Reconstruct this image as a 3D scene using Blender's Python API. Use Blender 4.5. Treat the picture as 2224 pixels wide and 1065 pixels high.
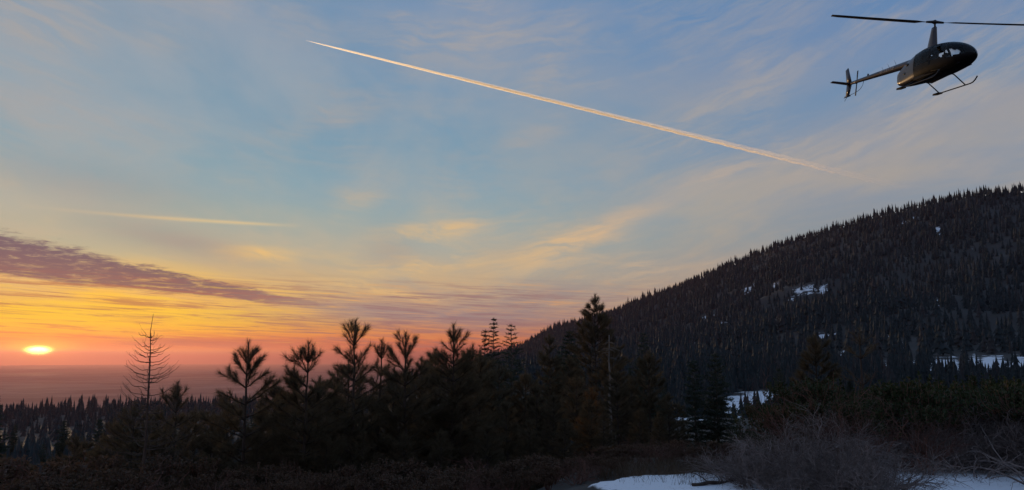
import bpy, math, random
import numpy as np
from mathutils import Vector, Matrix

for o in list(bpy.data.objects):
    bpy.data.objects.remove(o, do_unlink=True)
SC = bpy.context.scene
COL = SC.collection
R = math.radians

# ------------------------------------------------------------------ camera
EYE = 1.65                       # eye height over the snowy knoll
FPX, CX, CY = 1680.0, 1112.0, 532.5   # focal length and centre in photograph pixels
PITCH = R(8.2)
cd = bpy.data.cameras.new('camera')
cam = bpy.data.objects.new('camera', cd); COL.objects.link(cam)
cd.sensor_fit = 'HORIZONTAL'; cd.sensor_width = 36.0
cd.lens = 36.0 * FPX / 2224.0
cd.clip_start = 0.05; cd.clip_end = 200000.0
cam.location = (0, 0, EYE)
cam.rotation_euler = (math.pi / 2 + PITCH, 0, 0)
SC.camera = cam

def ray(px, py):
    x = (px - CX) / FPX; u = (CY - py) / FPX
    c, s = math.cos(PITCH), math.sin(PITCH)
    v = Vector((x, c - u * s, s + u * c))
    return v.normalized()
def azel(px, py):
    d = ray(px, py)
    return math.degrees(math.atan2(d.x, d.y)), math.degrees(math.asin(d.z))

# ------------------------------------------------------------------ sun, sky, exposure
SUN_PX = (83, 763)
SUN_AZ, SUN_EL = azel(*SUN_PX)
sl = bpy.data.lights.new('sun', 'SUN'); sun = bpy.data.objects.new('sun', sl); COL.objects.link(sun)
sl.energy = 4.1; sl.angle = R(0.53); sl.color = (1.0, 0.66, 0.32)
sd = ray(*SUN_PX)
sun.rotation_euler = (-sd).to_track_quat('-Z', 'Y').to_euler()

SC.view_settings.view_transform = 'Standard'; SC.view_settings.look = 'None'
SC.view_settings.gamma = 1.0; SC.view_settings.exposure = 0.0
SC.view_settings.use_curve_mapping = False
SC.render.engine = 'CYCLES'
cy = SC.cycles
cy.max_bounces = 7; cy.diffuse_bounces = 2; cy.glossy_bounces = 2; cy.transmission_bounces = 4
cy.volume_bounces = 3; cy.transparent_max_bounces = 12
cy.sample_clamp_indirect = 4.0
cy.use_denoising = True

def lin(c):
    out = []
    for v in c[:3]:
        v = v / 255.0
        out.append(v / 12.92 if v <= 0.04045 else ((v + 0.055) / 1.055) ** 2.4)
    return tuple(out) + (1.0,)

class X:
    """a float socket with arithmetic"""
    def __init__(s, nt, sock): s.nt, s.s = nt, sock
    def m(s, op, *a, clamp=False):
        n = s.nt.nodes.new('ShaderNodeMath'); n.operation = op; n.use_clamp = clamp
        for i, v in enumerate((s,) + a):
            if isinstance(v, X): s.nt.links.new(v.s, n.inputs[i])
            else: n.inputs[i].default_value = float(v)
        return X(s.nt, n.outputs[0])
    def __add__(s, o): return s.m('ADD', o)
    __radd__ = __add__
    def __mul__(s, o): return s.m('MULTIPLY', o)
    __rmul__ = __mul__
    def __sub__(s, o): return s.m('SUBTRACT', o)
    def __rsub__(s, o): return (s * -1.0) + o
    def __truediv__(s, o): return s.m('DIVIDE', o)
    def sat(s): return s.m('ADD', 0.0, clamp=True)
    def smooth(s, a, b):
        n = s.nt.nodes.new('ShaderNodeMapRange'); n.interpolation_type = 'SMOOTHSTEP'
        s.nt.links.new(s.s, n.inputs['Value'])
        for k, v in (('From Min', a), ('From Max', b)):
            if isinstance(v, X): s.nt.links.new(v.s, n.inputs[k])
            else: n.inputs[k].default_value = v
        return X(s.nt, n.outputs[0])
    def rng(s, a, b):
        n = s.nt.nodes.new('ShaderNodeMapRange'); n.clamp = True
        s.nt.links.new(s.s, n.inputs['Value'])
        n.inputs['From Min'].default_value = a; n.inputs['From Max'].default_value = b
        return X(s.nt, n.outputs[0])
    def ramp(s, stops, mode='LINEAR'):
        n = s.nt.nodes.new('ShaderNodeValToRGB'); n.color_ramp.interpolation = mode
        cr = n.color_ramp
        while len(cr.elements) < len(stops): cr.elements.new(0.5)
        for e, (p, c) in zip(cr.elements, sorted(stops, key=lambda q: q[0])):
            e.position = p
        for e, (p, c) in zip(cr.elements, sorted(stops, key=lambda q: q[0])):
            e.position = p; e.color = c
        s.nt.links.new(s.s, n.inputs[0])
        return n.outputs[0]
def vec(nt, x, y, z):
    n = nt.nodes.new('ShaderNodeCombineXYZ')
    for i, v in enumerate((x, y, z)):
        if isinstance(v, X): nt.links.new(v.s, n.inputs[i])
        else: n.inputs[i].default_value = v
    return n.outputs[0]
def noise(nt, v, scale=1.0, detail=5.0, rough=0.55, dist=0.0):
    n = nt.nodes.new('ShaderNodeTexNoise')
    if v is not None: nt.links.new(v, n.inputs['Vector'])
    n.inputs['Scale'].default_value = scale; n.inputs['Detail'].default_value = detail
    n.inputs['Roughness'].default_value = rough; n.inputs['Distortion'].default_value = dist
    return X(nt, n.outputs['Fac'])
def mix(nt, f, a, b, blend='MIX'):
    n = nt.nodes.new('ShaderNodeMix'); n.data_type = 'RGBA'; n.blend_type = blend
    for k, v in ((0, f), (6, a), (7, b)):
        if isinstance(v, X): nt.links.new(v.s, n.inputs[k])
        elif hasattr(v, 'is_output'): nt.links.new(v, n.inputs[k])
        else: n.inputs[k].default_value = v
    return n.outputs[2]

def build_world():
    w = bpy.data.worlds.new('World'); SC.world = w; w.use_nodes = True
    nt = w.node_tree; nt.nodes.clear()
    tc = nt.nodes.new('ShaderNodeTexCoord')
    nrm = nt.nodes.new('ShaderNodeVectorMath'); nrm.operation = 'NORMALIZE'
    nt.links.new(tc.outputs['Generated'], nrm.inputs[0])
    sp = nt.nodes.new('ShaderNodeSeparateXYZ'); nt.links.new(nrm.outputs[0], sp.inputs[0])
    dx, dy, dz = (X(nt, sp.outputs[i]) for i in range(3))
    DEG = 180 / math.pi
    az = dx.m('ARCTAN2', dy) * DEG
    el = dz.m('ARCSINE') * DEG
    # azimuth away from the sun, 0..180
    da = (az - SUN_AZ).m('WRAP', 180.0, -180.0).m('ABSOLUTE')
    # cloud deck seen in perspective; the streets run towards the point (950, 715) of the picture
    va = R(azel(950, 715)[0])
    den = dz.m('MAXIMUM', 0.0) + 0.035
    gx, gy = dx / den, dy / den
    U = gx * math.cos(va) - gy * math.sin(va)      # across the streets
    V = gx * math.sin(va) + gy * math.cos(va)      # along them
    # slow warp shared by the layers
    w1 = noise(nt, vec(nt, U * 0.35, V * 0.12, 3.1), 1, 3, 0.5) - 0.5
    w2 = noise(nt, vec(nt, az * 0.06, el * 0.45, 7.7), 1, 4, 0.55) - 0.5
    w3 = noise(nt, vec(nt, az * 0.16, el * 2.2, 1.3), 1, 5, 0.6) - 0.5
    LO, HI = -4.0, 90.0
    def er(table, xcol, extra):
        st = []
        for py, c in table:
            st.append((azel(xcol, py)[1], lin(c)))
        for e, c in extra: st.append((e, lin(c)))
        st.sort(key=lambda q: q[0])
        # warp elevation so that low elevations get most of the ramp
        return [(((e - LO) / (HI - LO)) ** 0.5, c) for e, c in st]
    elw = (el + w2 * 0.9 * el.smooth(1.0, 9.0) + w3 * 0.35 * el.smooth(0.6, 3.0))
    elp = ((elw - LO) / (HI - LO)).m('MAXIMUM', 0.0).m('POWER', 0.5)
    TOP = [(45, (104, 138, 178)), (90, (84, 116, 160))]
    near = er([(0, (128, 156, 178)), (100, (124, 158, 180)), (200, (120, 160, 182)), (300, (126, 166, 182)), (380, (138, 172, 180)),
               (430, (152, 176, 172)), (480, (162, 176, 162)), (540, (184, 182, 150)), (590, (232, 192, 108)),
               (640, (254, 200, 66)), (685, (255, 208, 26)), (716, (255, 186, 14)), (731, (226, 126, 46)), (744, (206, 98, 54)),
               (756, (240, 130, 34)), (764, (255, 160, 20)), (772, (246, 86, 28)), (783, (214, 66, 40)), (800, (186, 62, 56))], 150, TOP)
    mid = er([(0, (112, 148, 186)), (150, (112, 152, 186)), (300, (122, 160, 184)), (400, (136, 168, 184)), (470, (150, 173, 178)),
              (540, (166, 176, 170)), (610, (176, 170, 156)), (655, (170, 152, 144)), (690, (158, 136, 138)), (710, (196, 130, 104)),
              (732, (240, 138, 78)), (752, (236, 116, 72)), (770, (226, 92, 72)), (790, (156, 88, 92))], 900, TOP)
    far = er([(0, (98, 138, 184)), (100, (106, 142, 184)), (200, (120, 148, 180)), (300, (134, 152, 176)), (400, (142, 154, 170)),
              (500, (148, 154, 160)), (600, (165, 152, 146)), (700, (170, 142, 132)), (780, (150, 112, 114))], 1900, TOP)
    c_near, c_mid, c_far = elp.ramp(near), elp.ramp(mid), elp.ramp(far)
    base = mix(nt, da.smooth(4.0, 27.0), c_near, c_mid)
    base = mix(nt, da.smooth(24.0, 58.0), base, c_far)
    # physical sky under it all
    sky = nt.nodes.new('ShaderNodeTexSky'); sky.sky_type = 'NISHITA'; sky.sun_disc = False
    sky.sun_elevation = R(SUN_EL); sky.sun_rotation = R(SUN_AZ)
    sky.altitude = 900; sky.air_density = 1.0; sky.dust_density = 2.0; sky.ozone_density = 1.5
    sc = nt.nodes.new('ShaderNodeVectorMath'); sc.operation = 'SCALE'; sc.inputs['Scale'].default_value = 0.12
    nt.links.new(sky.outputs[0], sc.inputs[0])
    base = mix(nt, 0.10, base, sc.outputs[0])

    def gauss(px, py, rx, ry, slope=0.0):
        """soft ellipse round a direction, radii in degrees, slope = d(el)/d(az)"""
        a0, e0 = azel(px, py)
        a = (az - a0); e = (el - e0) - a * slope
        q = (a * (1 / rx)) * (a * (1 / rx)) + (e * (1 / ry)) * (e * (1 / ry))
        return (q * -1.0).m('EXPONENT')

    # --- broad veils along the streets
    n1 = noise(nt, vec(nt, U * 0.55 + w1 * 1.6, V * 0.20, 0.0), 1, 4, 0.58, 0.3)
    n2 = noise(nt, vec(nt, U * 1.5 + w1 * 3.0, V * 0.62, 5.0), 1, 5, 0.62, 0.4)
    veil = (n1 * 0.6 + n2 * 0.4).smooth(0.41, 0.62)
    veil_c = mix(nt, da.smooth(10, 60), elp.ramp(er([(0, (158, 164, 176)), (200, (152, 166, 176)), (380, (164, 172, 172)), (480, (186, 180, 160)), (600, (206, 178, 134)), (700, (214, 150, 96)), (780, (200, 110, 90))], 500, [(60, (140, 150, 170))])),
                 elp.ramp(er([(0, (140, 146, 166)), (200, (152, 152, 162)), (350, (172, 162, 152)), (480, (178, 164, 148)), (600, (188, 160, 138)), (700, (188, 142, 124)), (780, (160, 112, 112))], 1600, [(60, (120, 134, 164))])))
    base = mix(nt, veil * 0.78 * el.smooth(0.5, 5.0), base, veil_c)
    # --- bright wisps lit from below
    n3 = noise(nt, vec(nt, U * 2.2 + w1 * 3.5, V * 0.55, 11.0), 1, 4, 0.66, 0.7)
    wz = gauss(780, 425, 2.2, 1.3, 0.25) * 0.55 + gauss(930, 505, 3.6, 0.8, 0.12) * 0.8 + gauss(930, 578, 4.5, 0.9, 0.03) * 0.9 \
        + gauss(1290, 500, 6.0, 0.9, 0.36) * 0.75 + gauss(1390, 590, 3.6, 0.9, 0.05) * 0.5 + gauss(560, 552, 2.3, 0.5, -0.02) * 1.0 \
        + gauss(1600, 360, 5.5, 0.9, 0.18) * 0.6 + gauss(1560, 235, 9.0, 1.7, 0.42) * 0.55 + gauss(2000, 230, 9.0, 2.2, 0.38) * 0.5 \
        + gauss(860, 640, 4.0, 0.35, -0.18) * 0.9 + gauss(1100, 640, 4.0, 0.7, 0.0) * 0.35 + gauss(730, 245, 2.8, 1.4, 0.2) * 0.45 + gauss(60, 120, 4.0, 5.0) * 0.35 + gauss(1000, 70, 6.5, 2.6, -0.1) * 0.6 + gauss(1150, 300, 3.5, 0.8, 0.3) * 0.4
    va_ = azel(950, 735)[0]
    wq = noise(nt, vec(nt, az * 0.09, el * 0.20, 41.0), 1, 4, 0.55) - 0.5
    ac = el - (az - va_) * (az - va_) * 0.0062          # lines of equal ac bend like the cloud streets
    f1 = noise(nt, vec(nt, ac * 0.42 + wq * 1.9, az * 0.085 + wq * 0.8, 51.0), 1, 6, 0.62, 0.25)
    f2 = noise(nt, vec(nt, ac * 1.5 + wq * 4.0, az * 0.17 + wq * 1.5, 61.0), 1, 5, 0.66, 0.35)
    patch = noise(nt, vec(nt, az * 0.075, el * 0.15, 71.0), 1, 4, 0.55).smooth(0.42, 0.62)
    fib = (f1 * 0.62 + f2 * 0.38).smooth(0.41, 0.64)
    wis = (wz * 1.35 * (fib * 0.9 + 0.12) + patch * fib * 0.42) * el.smooth(2.0, 4.5) + wz * 0.5 * (1.0 - el.smooth(2.0, 4.5)) * (n3 * 1.6 - 0.2)
    wis_c = mix(nt, el.smooth(7.0, 15.0), mix(nt, da.smooth(10, 48), lin((246, 202, 120)), lin((214, 180, 146))), lin((176, 166, 158)))
    base = mix(nt, wis.sat() * 0.85, base, wis_c)
    # --- straight streak of an old trail over the yellow part
    a0, e0 = azel(250, 466); a1, e1 = azel(640, 492)
    sl_ = (e1 - e0) / (a1 - a0)
    tr = ((el - e0) - (az - a0) * sl_ + w3 * 0.10 - (az - a0).m('ABSOLUTE') * 0.004)
    trm = (tr * 8.5).m('POWER', 2.0) * -1.0
    trm = trm.m('EXPONENT') * az.smooth(a0 - 6, a0 + 5) * (1.0 - az.smooth(a1 - 4, a1 + 1.2))
    base = mix(nt, trm * 0.55, base, lin((240, 206, 140)))

    # --- the dark violet altocumulus bank, thick at the left and drawn out to the right
    aL = azel(0, 545)[0]; aR = azel(1000, 700)[0]
    t = ((az - aL) / (aR - aL))
    tc_ = t.m('MAXIMUM', -0.6).m('MINIMUM', 1.4)
    eC = tc_ * (azel(1000, 708)[1] - azel(0, 548)[1]) + azel(0, 548)[1]
    half = (1.0 - tc_.smooth(-0.3, 0.85)) * 1.45 + 0.16
    rip = noise(nt, vec(nt, az * 0.75 + el * 0.5, el * 4.2, 2.0), 1, 6, 0.7, 0.6) - 0.5
    lump = noise(nt, vec(nt, az * 0.22, el * 1.1, 9.0), 1, 4, 0.55) - 0.5
    s_ = (el - eC + lump * 0.7) / half
    up = 1.0 - (s_ + rip * 1.9).smooth(0.50, 1.10)
    dn = (s_ + rip * 0.7).smooth(-1.15, -0.75)
    hole = 1.0 - (noise(nt, vec(nt, az * 0.6, el * 4.0, 14.0), 1, 6, 0.7, 0.4)).smooth(0.50, 0.70) * 0.55
    bank = up * dn * hole * (1.0 - t.smooth(0.45, 0.85) * 0.8)
    bank_c = mix(nt, s_.smooth(-1.0, 1.0), lin((112, 86, 98)), lin((92, 80, 100)))
    bank_c = mix(nt, t.smooth(0.3, 0.9), bank_c, lin((140, 120, 126)))
    base = mix(nt, bank.sat() * 0.92, base, bank_c)
    # soft grey mass over the bank
    g1 = gauss(400, 530, 5.5, 1.0, -0.18) * 0.55 + gauss(200, 400, 7.0, 1.6, -0.1) * 0.35 + gauss(800, 672, 4.2, 0.7, -0.04) * 0.75 \
        + gauss(1050, 700, 4.5, 0.8) * 0.5 + gauss(850, 545, 2.0, 1.6) * 0.25 + gauss(1200, 640, 4.0, 0.8) * 0.4
    base = mix(nt, (g1 * (n2 * 1.1 + 0.35)).sat(), base, mix(nt, da.smooth(4, 40), lin((150, 142, 140)), lin((152, 138, 140))))

    # --- thin flat streaks in the glow
    s1 = noise(nt, vec(nt, az * 0.10 + w2 * 1.6, (el + az * 0.03) * 2.6, 21.0), 1, 6, 0.62, 0.35)
    s2 = noise(nt, vec(nt, az * 0.28 + w2 * 2.0, (el + az * 0.05) * 6.5, 31.0), 1, 6, 0.65, 0.5)
    low = el.smooth(0.35, 0.9) * (1.0 - el.smooth(4.2, 6.2)) * (1.0 - da.smooth(26, 50))
    dark_s = (s1 * 0.55 + s2 * 0.45).smooth(0.475, 0.60) * low
    lite_s = (s1 * 0.55 + s2 * 0.45).smooth(0.49, 0.36) * low
    base = mix(nt, dark_s * 0.75, base, mix(nt, da.smooth(3, 24), lin((170, 104, 76)), lin((146, 112, 114))))
    base = mix(nt, lite_s * 0.55, base, mix(nt, da.smooth(6, 26), lin((255, 214, 40)), lin((242, 166, 84))))
    band = gauss(150, 742, 17.0, 0.30) * (s1 * 0.9 + 0.45)
    base = mix(nt, band.sat() * 0.8, base, mix(nt, da.smooth(2, 22), lin((176, 92, 64)), lin((166, 96, 88))))
    # --- sun: strip of fire on the haze, disc pressed flat by refraction and cloud
    def ell(rx, ry, off=0.0):
        a = (az - SUN_AZ) * (1 / rx); e = (el - SUN_EL - off) * (1 / ry)
        return ((a * a + e * e) * -1.0).m('EXPONENT')
    strip = ell(8.5, 0.16, 0.02) * (s2 * 1.9 + 0.15)
    base = mix(nt, strip.sat() * 0.8, base, lin((255, 178, 20)))
    base = mix(nt, (ell(5.0, 1.3, 1.75) * (1.35 - dark_s)).sat() * 0.75, base, (1.0, 0.64, 0.02, 1))
    base = mix(nt, ell(4.2, 1.25).sat() * 0.85, base, (1.6, 0.32, 0.02, 1))
    base = mix(nt, (ell(1.9, 0.50, 0.03) * 0.95).sat(), base, (3.2, 1.15, 0.05, 1))
    base = mix(nt, (ell(0.58, 0.21, 0.03) * 1.25).smooth(0.0, 1.0), base, (26.0, 17.0, 4.0, 1))
    bg = nt.nodes.new('ShaderNodeBackground'); nt.links.new(base, bg.inputs[0]); bg.inputs[1].default_value = 1.0
    out = nt.nodes.new('ShaderNodeOutputWorld'); nt.links.new(bg.outputs[0], out.inputs[0])
    w.cycles.sampling_method = 'MANUAL'; w.cycles.sample_map_resolution = 512
build_world()

# ------------------------------------------------------------------ mesh helpers
rng = np.random.default_rng(7)
def mesh_np(name, verts, tris=None, quads=None, attrs=None, smooth=False):
    """mesh from numpy arrays; attrs = {name: per-vertex float array}"""
    me = bpy.data.meshes.new(name)
    v = np.asarray(verts, dtype=np.float32)
    loops = []; starts = []; n = 0
    if tris is not None and len(tris):
        t = np.asarray(tris, dtype=np.int32); loops.append(t.ravel()); starts.append(np.arange(len(t)) * 3); n = len(t) * 3
    if quads is not None and len(quads):
        q = np.asarray(quads, dtype=np.int32); loops.append(q.ravel()); starts.append(n + np.arange(len(q)) * 4)
    loops = np.concatenate(loops); starts = np.concatenate(starts)
    me.vertices.add(len(v)); me.vertices.foreach_set('co', v.ravel())
    me.loops.add(len(loops)); me.loops.foreach_set('vertex_index', loops.astype(np.int32))
    me.polygons.add(len(starts)); me.polygons.foreach_set('loop_start', starts.astype(np.int32))
    if smooth: me.polygons.foreach_set('use_smooth', np.ones(len(starts), dtype=bool))
    for k, a in (attrs or {}).items():
        at = me.attributes.new(k, 'FLOAT', 'POINT'); at.data.foreach_set('value', np.asarray(a, dtype=np.float32))
    me.update(calc_edges=True); me.validate()
    return me
def obj(name, me, mat=None, parent=None, **props):
    o = bpy.data.objects.new(name, me); COL.objects.link(o)
    if mat is not None and me is not None and not me.materials: me.materials.append(mat)
    if parent is not None: o.parent = parent
    for k, v in props.items(): o[k] = v
    return o
def empty(name, loc, label, category, group=None, rz=0.0):
    o = bpy.data.objects.new(name, None); COL.objects.link(o)
    o.empty_display_size = 0.2; o.location = loc; o.rotation_euler = (0, 0, rz)
    o['label'] = label; o['category'] = category
    if group: o['group'] = group
    return o
def copy_thing(src, loc, rz, scale, label, group=None):
    r = src.copy(); COL.objects.link(r)
    r.location = loc; r.rotation_euler = (0, 0, rz); r.scale = scale if hasattr(scale, '__len__') else (scale,) * 3
    r['label'] = label
    if group: r['group'] = group
    elif 'group' in r: del r['group']
    for ch in src.children:
        c = ch.copy(); COL.objects.link(c); c.parent = r
        for g in ch.children:
            d = g.copy(); COL.objects.link(d); d.parent = c
    return r

def vnoise(x, y, seed=0):
    """smooth value noise, vectorised, 0..1"""
    x = np.asarray(x, float); y = np.asarray(y, float)
    xi = np.floor(x); yi = np.floor(y); xf = x - xi; yf = y - yi
    def h(a, b):
        s = np.sin(a * 127.1 + b * 311.7 + seed * 74.7) * 43758.5453
        return s - np.floor(s)
    u = xf * xf * (3 - 2 * xf); v = yf * yf * (3 - 2 * yf)
    return (h(xi, yi) * (1 - u) + h(xi + 1, yi) * u) * (1 - v) + (h(xi, yi + 1) * (1 - u) + h(xi + 1, yi + 1) * u) * v
def fbm(x, y, o=4, seed=0):
    s = 0; a = 0.5; t = 0
    for k in range(o):
        s = s + a * vnoise(x * 2 ** k, y * 2 ** k, seed + k); t += a; a *= 0.5
    return s / t
def sstep(x, a, b):
    t = np.clip((x - a) / (b - a), 0, 1); return t * t * (3 - 2 * t)

# ------------------------------------------------------------------ terrain height
ridge_px = [(1000, 800), (1060, 775), (1130, 752), (1200, 715), (1330, 678), (1500, 612), (1620, 562), (1700, 528), (1800, 500), (1900, 472), (2000, 446), (2100, 426), (2224, 413)]
RZ = np.array([azel(*p) for p in ridge_px])
RZ_az = np.concatenate([[-180, -20, -10], RZ[:, 0], [45, 60, 90, 130, 180]])
RZ_el = np.concatenate([[-8, -8, -4.0], RZ[:, 1], [12.5, 12.0, 10.0, 4.0, -6]])
def ridge_r(az): return np.interp(az, [-10, 2, 15, 34, 90], [2700, 2500, 2050, 1500, 1300])
L_r = [0, 7, 10, 13, 16, 22, 35, 60, 200, 450, 700, 950, 1500, 4000, 8000, 70000]
L_z = [0, 0, -.25, -.9, -1.9, -3.2, -5.6, -9.5, -21, -33, -41, -62, -150, -450, -600, -600]
M_r = [0, 10, 12.5, 16, 25, 40, 60, 120, 200, 320, 600, 1500, 4000, 8000, 70000]
M_z = [0, 0, -.02, -.36, -1.6, -2.7, -4, -7.2, -9, -9, -20, -120, -450, -600, -600]
def H(x, y):
    x = np.asarray(x, float); y = np.asarray(y, float)
    r = np.hypot(x, y); az = np.degrees(np.arctan2(x, y))
    lw = 1 - sstep(az, -6, 9)
    z = np.interp(r, L_r, L_z) * lw + np.interp(r, M_r, M_z) * (1 - lw)
    # low swell in the plain, low far hills
    z = z + (fbm(x / 5200, y / 5200, 3, 5) - 0.5) * 120 * sstep(r, 9000, 30000)
    # forested hill at the right
    Rr = ridge_r(az); er = np.interp(az, RZ_az, RZ_el)
    s = np.clip((r - 170) / (Rr - 170), 0, 1)
    e = -2.6 + (er + 2.6) * (s ** 0.72 * 0.8 + 0.2 * s)
    hz = r * np.tan(np.radians(e)) + EYE
    hr = Rr * np.tan(np.radians(er)) + EYE
    hz = np.where(r > Rr, hr - (r - Rr) * 0.42, hz)
    hz = hz + (fbm(x / 140, y / 140, 3, 9) - 0.5) * 26 * sstep(r, 300, 700) * (1 - sstep(s, 0.80, 0.97))
    wh = sstep(r, 150, 230) * sstep(az, -14, -6)
    hz = np.maximum(hz, -700)
    z = np.where(wh > 0, np.maximum(z, z * (1 - wh) + hz * wh), z)
    # fine bumps
    z = z + (fbm(x / 1.7, y / 1.7, 3, 2) - 0.5) * 0.16 * sstep(r, 3, 9) + (fbm(x / 23, y / 23, 3, 4) - 0.5) * 2.0 * sstep(r, 30, 120) * (1 - sstep(r, 2500, 6000))
    return z
def hit(px, py, r0=4.0, r1=3000.0):
    """where a picture direction meets the ground"""
    d = ray(px, py)
    rr = np.geomspace(r0, r1, 3000)
    h = math.hypot(d.x, d.y)
    xs, ys, zs = d.x / h * rr, d.y / h * rr, EYE + d.z / h * rr
    below = np.nonzero(zs < H(xs, ys))[0]
    if not len(below): return None
    i = below[0]
    return Vector((xs[i], ys[i], float(H(xs[i], ys[i]))))

# ------------------------------------------------------------------ snow openings (picture position, radius in metres across / along)
openings = []
def opening(px, py, rx, ry, amt=1.0, r0=100.0):
    p = hit(px, py, r0)
    if p: openings.append((p.x, p.y, rx * .7, ry * .65, amt))
for a in [(1625, 628, 22, 60), (1680, 622, 14, 50), (1738, 632, 14, 50), (1760, 628, 12, 50), (1787, 632, 12, 45), (1535, 690, 34, 50), (1580, 697, 28, 30),
          (1972, 480, 22, 60), (2035, 498, 10, 50), (2050, 660, 14, 40), (1910, 738, 10, 26), (1940, 748, 9, 22), (1708, 768, 7, 18),
          (1785, 730, 18, 14), (1925, 806, 2.6, 80), (1985, 804, 2.4, 80), (2040, 802, 5.0, 100), (2068, 800, 4.0, 100), (2114, 786, 2.4, 100), (2122, 802, 2.6, 90), (2150, 796, 5.0, 100), (2172, 798, 3.6, 100),
          (2216, 796, 4.6, 100), (1850, 796, 3, 60), (1880, 806, 2.4, 60), (1835, 770, 3, 50), (1720, 652, 8, 20), (1470, 730, 6, 14)]:
    opening(*a)
openings += [(p.x, p.y, 3.6, 20.0, 1.3) for p in [hit(x, y, 60) for x, y in ((1605, 880), (1630, 874), (1655, 868), (1680, 864))] if p]
openings += [(p.x, p.y, 4.0, 5.0, 1.0) for p in [hit(x, y, 60) for x, y in ((1575, 895), (1560, 905), (1470, 910))] if p]
openings += [(p.x, p.y, 8.0, 16.0, 1.6) for p in [hit(x, 902, 100) for x in (-30, -5, 18)] if p]
near_snow = []
for px, py, rx, ry in [(1400, 1062, .75, .5), (1480, 1052, .95, .8), (1560, 1052, .9, .8), (1640, 1062, .9, .7), (1740, 1075, .7, .5), (1990, 1055, 1.1, .8), (2080, 1030, 1.4, 1.8), (2170, 1015, 1.5, 2.0),
                       (2230, 1005, 1.5, 1.6), (2300, 1010, 2, 2), (2215, 965, .8, 1.0), (1500, 1100, 1.2, 1.2), (2000, 1120, 3.0, 1.5), (1500, 1200, 3.5, 1.8), (2200, 1150, 3, 2)]:
    d = ray(px, py); t = -EYE / d.z if d.z < 0 else 12
    near_snow.append((d.x * t, d.y * t, rx, ry, 1.0))
near_snow += [(0, 2, 5, 4, 1.0)]
def snow_field(x, y, src, pw=1.0):
    s = np.zeros_like(np.asarray(x, float))
    for cx, cy_, rx, ry, a in src:
        # axes: across / along the line of sight from the knoll
        th = math.atan2(cx, cy_)
        ux = (x - cx) * math.cos(th) - (y - cy_) * math.sin(th)
        uy = (x - cx) * math.sin(th) + (y - cy_) * math.cos(th)
        s = np.maximum(s, a * np.exp(-((ux / rx) ** 2 + (uy / ry) ** 2) ** pw))
    return s

# ------------------------------------------------------------------ materials
def new_mat(name):
    m = bpy.data.materials.new(name); m.use_nodes = True
    nt = m.node_tree; bs = nt.nodes['Principled BSDF']
    return m, nt, bs
def attr(nt, name):
    a = nt.nodes.new('ShaderNodeAttribute'); a.attribute_name = name
    return X(nt, a.outputs['Fac'])
def geo_pos(nt):
    g = nt.nodes.new('ShaderNodeNewGeometry'); return g.outputs['Position']
def obj_pos(nt):
    g = nt.nodes.new('ShaderNodeTexCoord'); return g.outputs['Object']
def obj_rand(nt):
    g = nt.nodes.new('ShaderNodeObjectInfo'); return X(nt, g.outputs['Random'])
def bump(nt, h, bs, dist=0.02, strength=0.6):
    b = nt.nodes.new('ShaderNodeBump'); b.inputs['Distance'].default_value = dist; b.inputs['Strength'].default_value = strength
    nt.links.new(h.s, b.inputs['Height']); nt.links.new(b.outputs[0], bs.inputs['Normal'])

def ground_material():
    m, nt, bs = new_mat('ground')
    P = geo_pos(nt)
    sn = attr(nt, 'snow'); farn = attr(nt, 'plain')
    n_a = noise(nt, P, 0.035, 5, 0.6); n_b = noise(nt, P, 0.45, 5, 0.62); n_c = noise(nt, P, 3.2, 5, 0.65)
    near = attr(nt, 'near')
    # ragged edge: coarse noise far away, fine noise close by
    edge = (n_a * (1.0 - near) + (n_b * 0.35 + n_c * 0.65) * near - 0.5) * (1.0 - near * 0.1) + (n_b - 0.5) * (1.0 - near) * 1.1
    n_e = noise(nt, P, 0.13, 5, 0.65)
    mask = (sn + edge + (n_e - 0.55) * (1.0 - near) * 1.7).smooth(0.42, 0.60)
    soil = mix(nt, n_b, (0.018, 0.013, 0.010, 1), (0.034, 0.025, 0.019, 1))
    soil = mix(nt, n_c.smooth(0.5, 0.8), soil, (0.055, 0.038, 0.027, 1))
    soil = mix(nt, (1.0 - near) * 0.55, soil, (0.006, 0.007, 0.006, 1))
    # farmland far below: fields, woods and pale patches
    vo = nt.nodes.new('ShaderNodeTexVoronoi'); vo.inputs['Scale'].default_value = 0.0011; nt.links.new(P, vo.inputs['Vector'])
    fl = mix(nt, X(nt, vo.outputs['Color']), (0.06, 0.06, 0.045, 1), (0.17, 0.15, 0.12, 1))
    fl = mix(nt, noise(nt, P, 0.0006, 5, 0.6).smooth(0.45, 0.62), fl, (0.03, 0.035, 0.03, 1))
    col = mix(nt, farn, soil, fl)
    col = mix(nt, mask, col, mix(nt, n_c, (0.78, 0.80, 0.84, 1), (0.86, 0.87, 0.90, 1)))
    n_d = noise(nt, P, 22.0, 4, 0.7)
    dirt = (n_d * 0.6 + n_c * 0.4).smooth(0.56, 0.70) * mask * near
    col = mix(nt, dirt * 0.75, col, (0.10, 0.07, 0.05, 1))
    nt.links.new(col, bs.inputs['Base Color'])
    bs.inputs['Roughness'].default_value = 0.85
    bump(nt, n_b * 0.6 + n_c * 0.4, bs, 0.07, 0.6)
    return m

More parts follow.
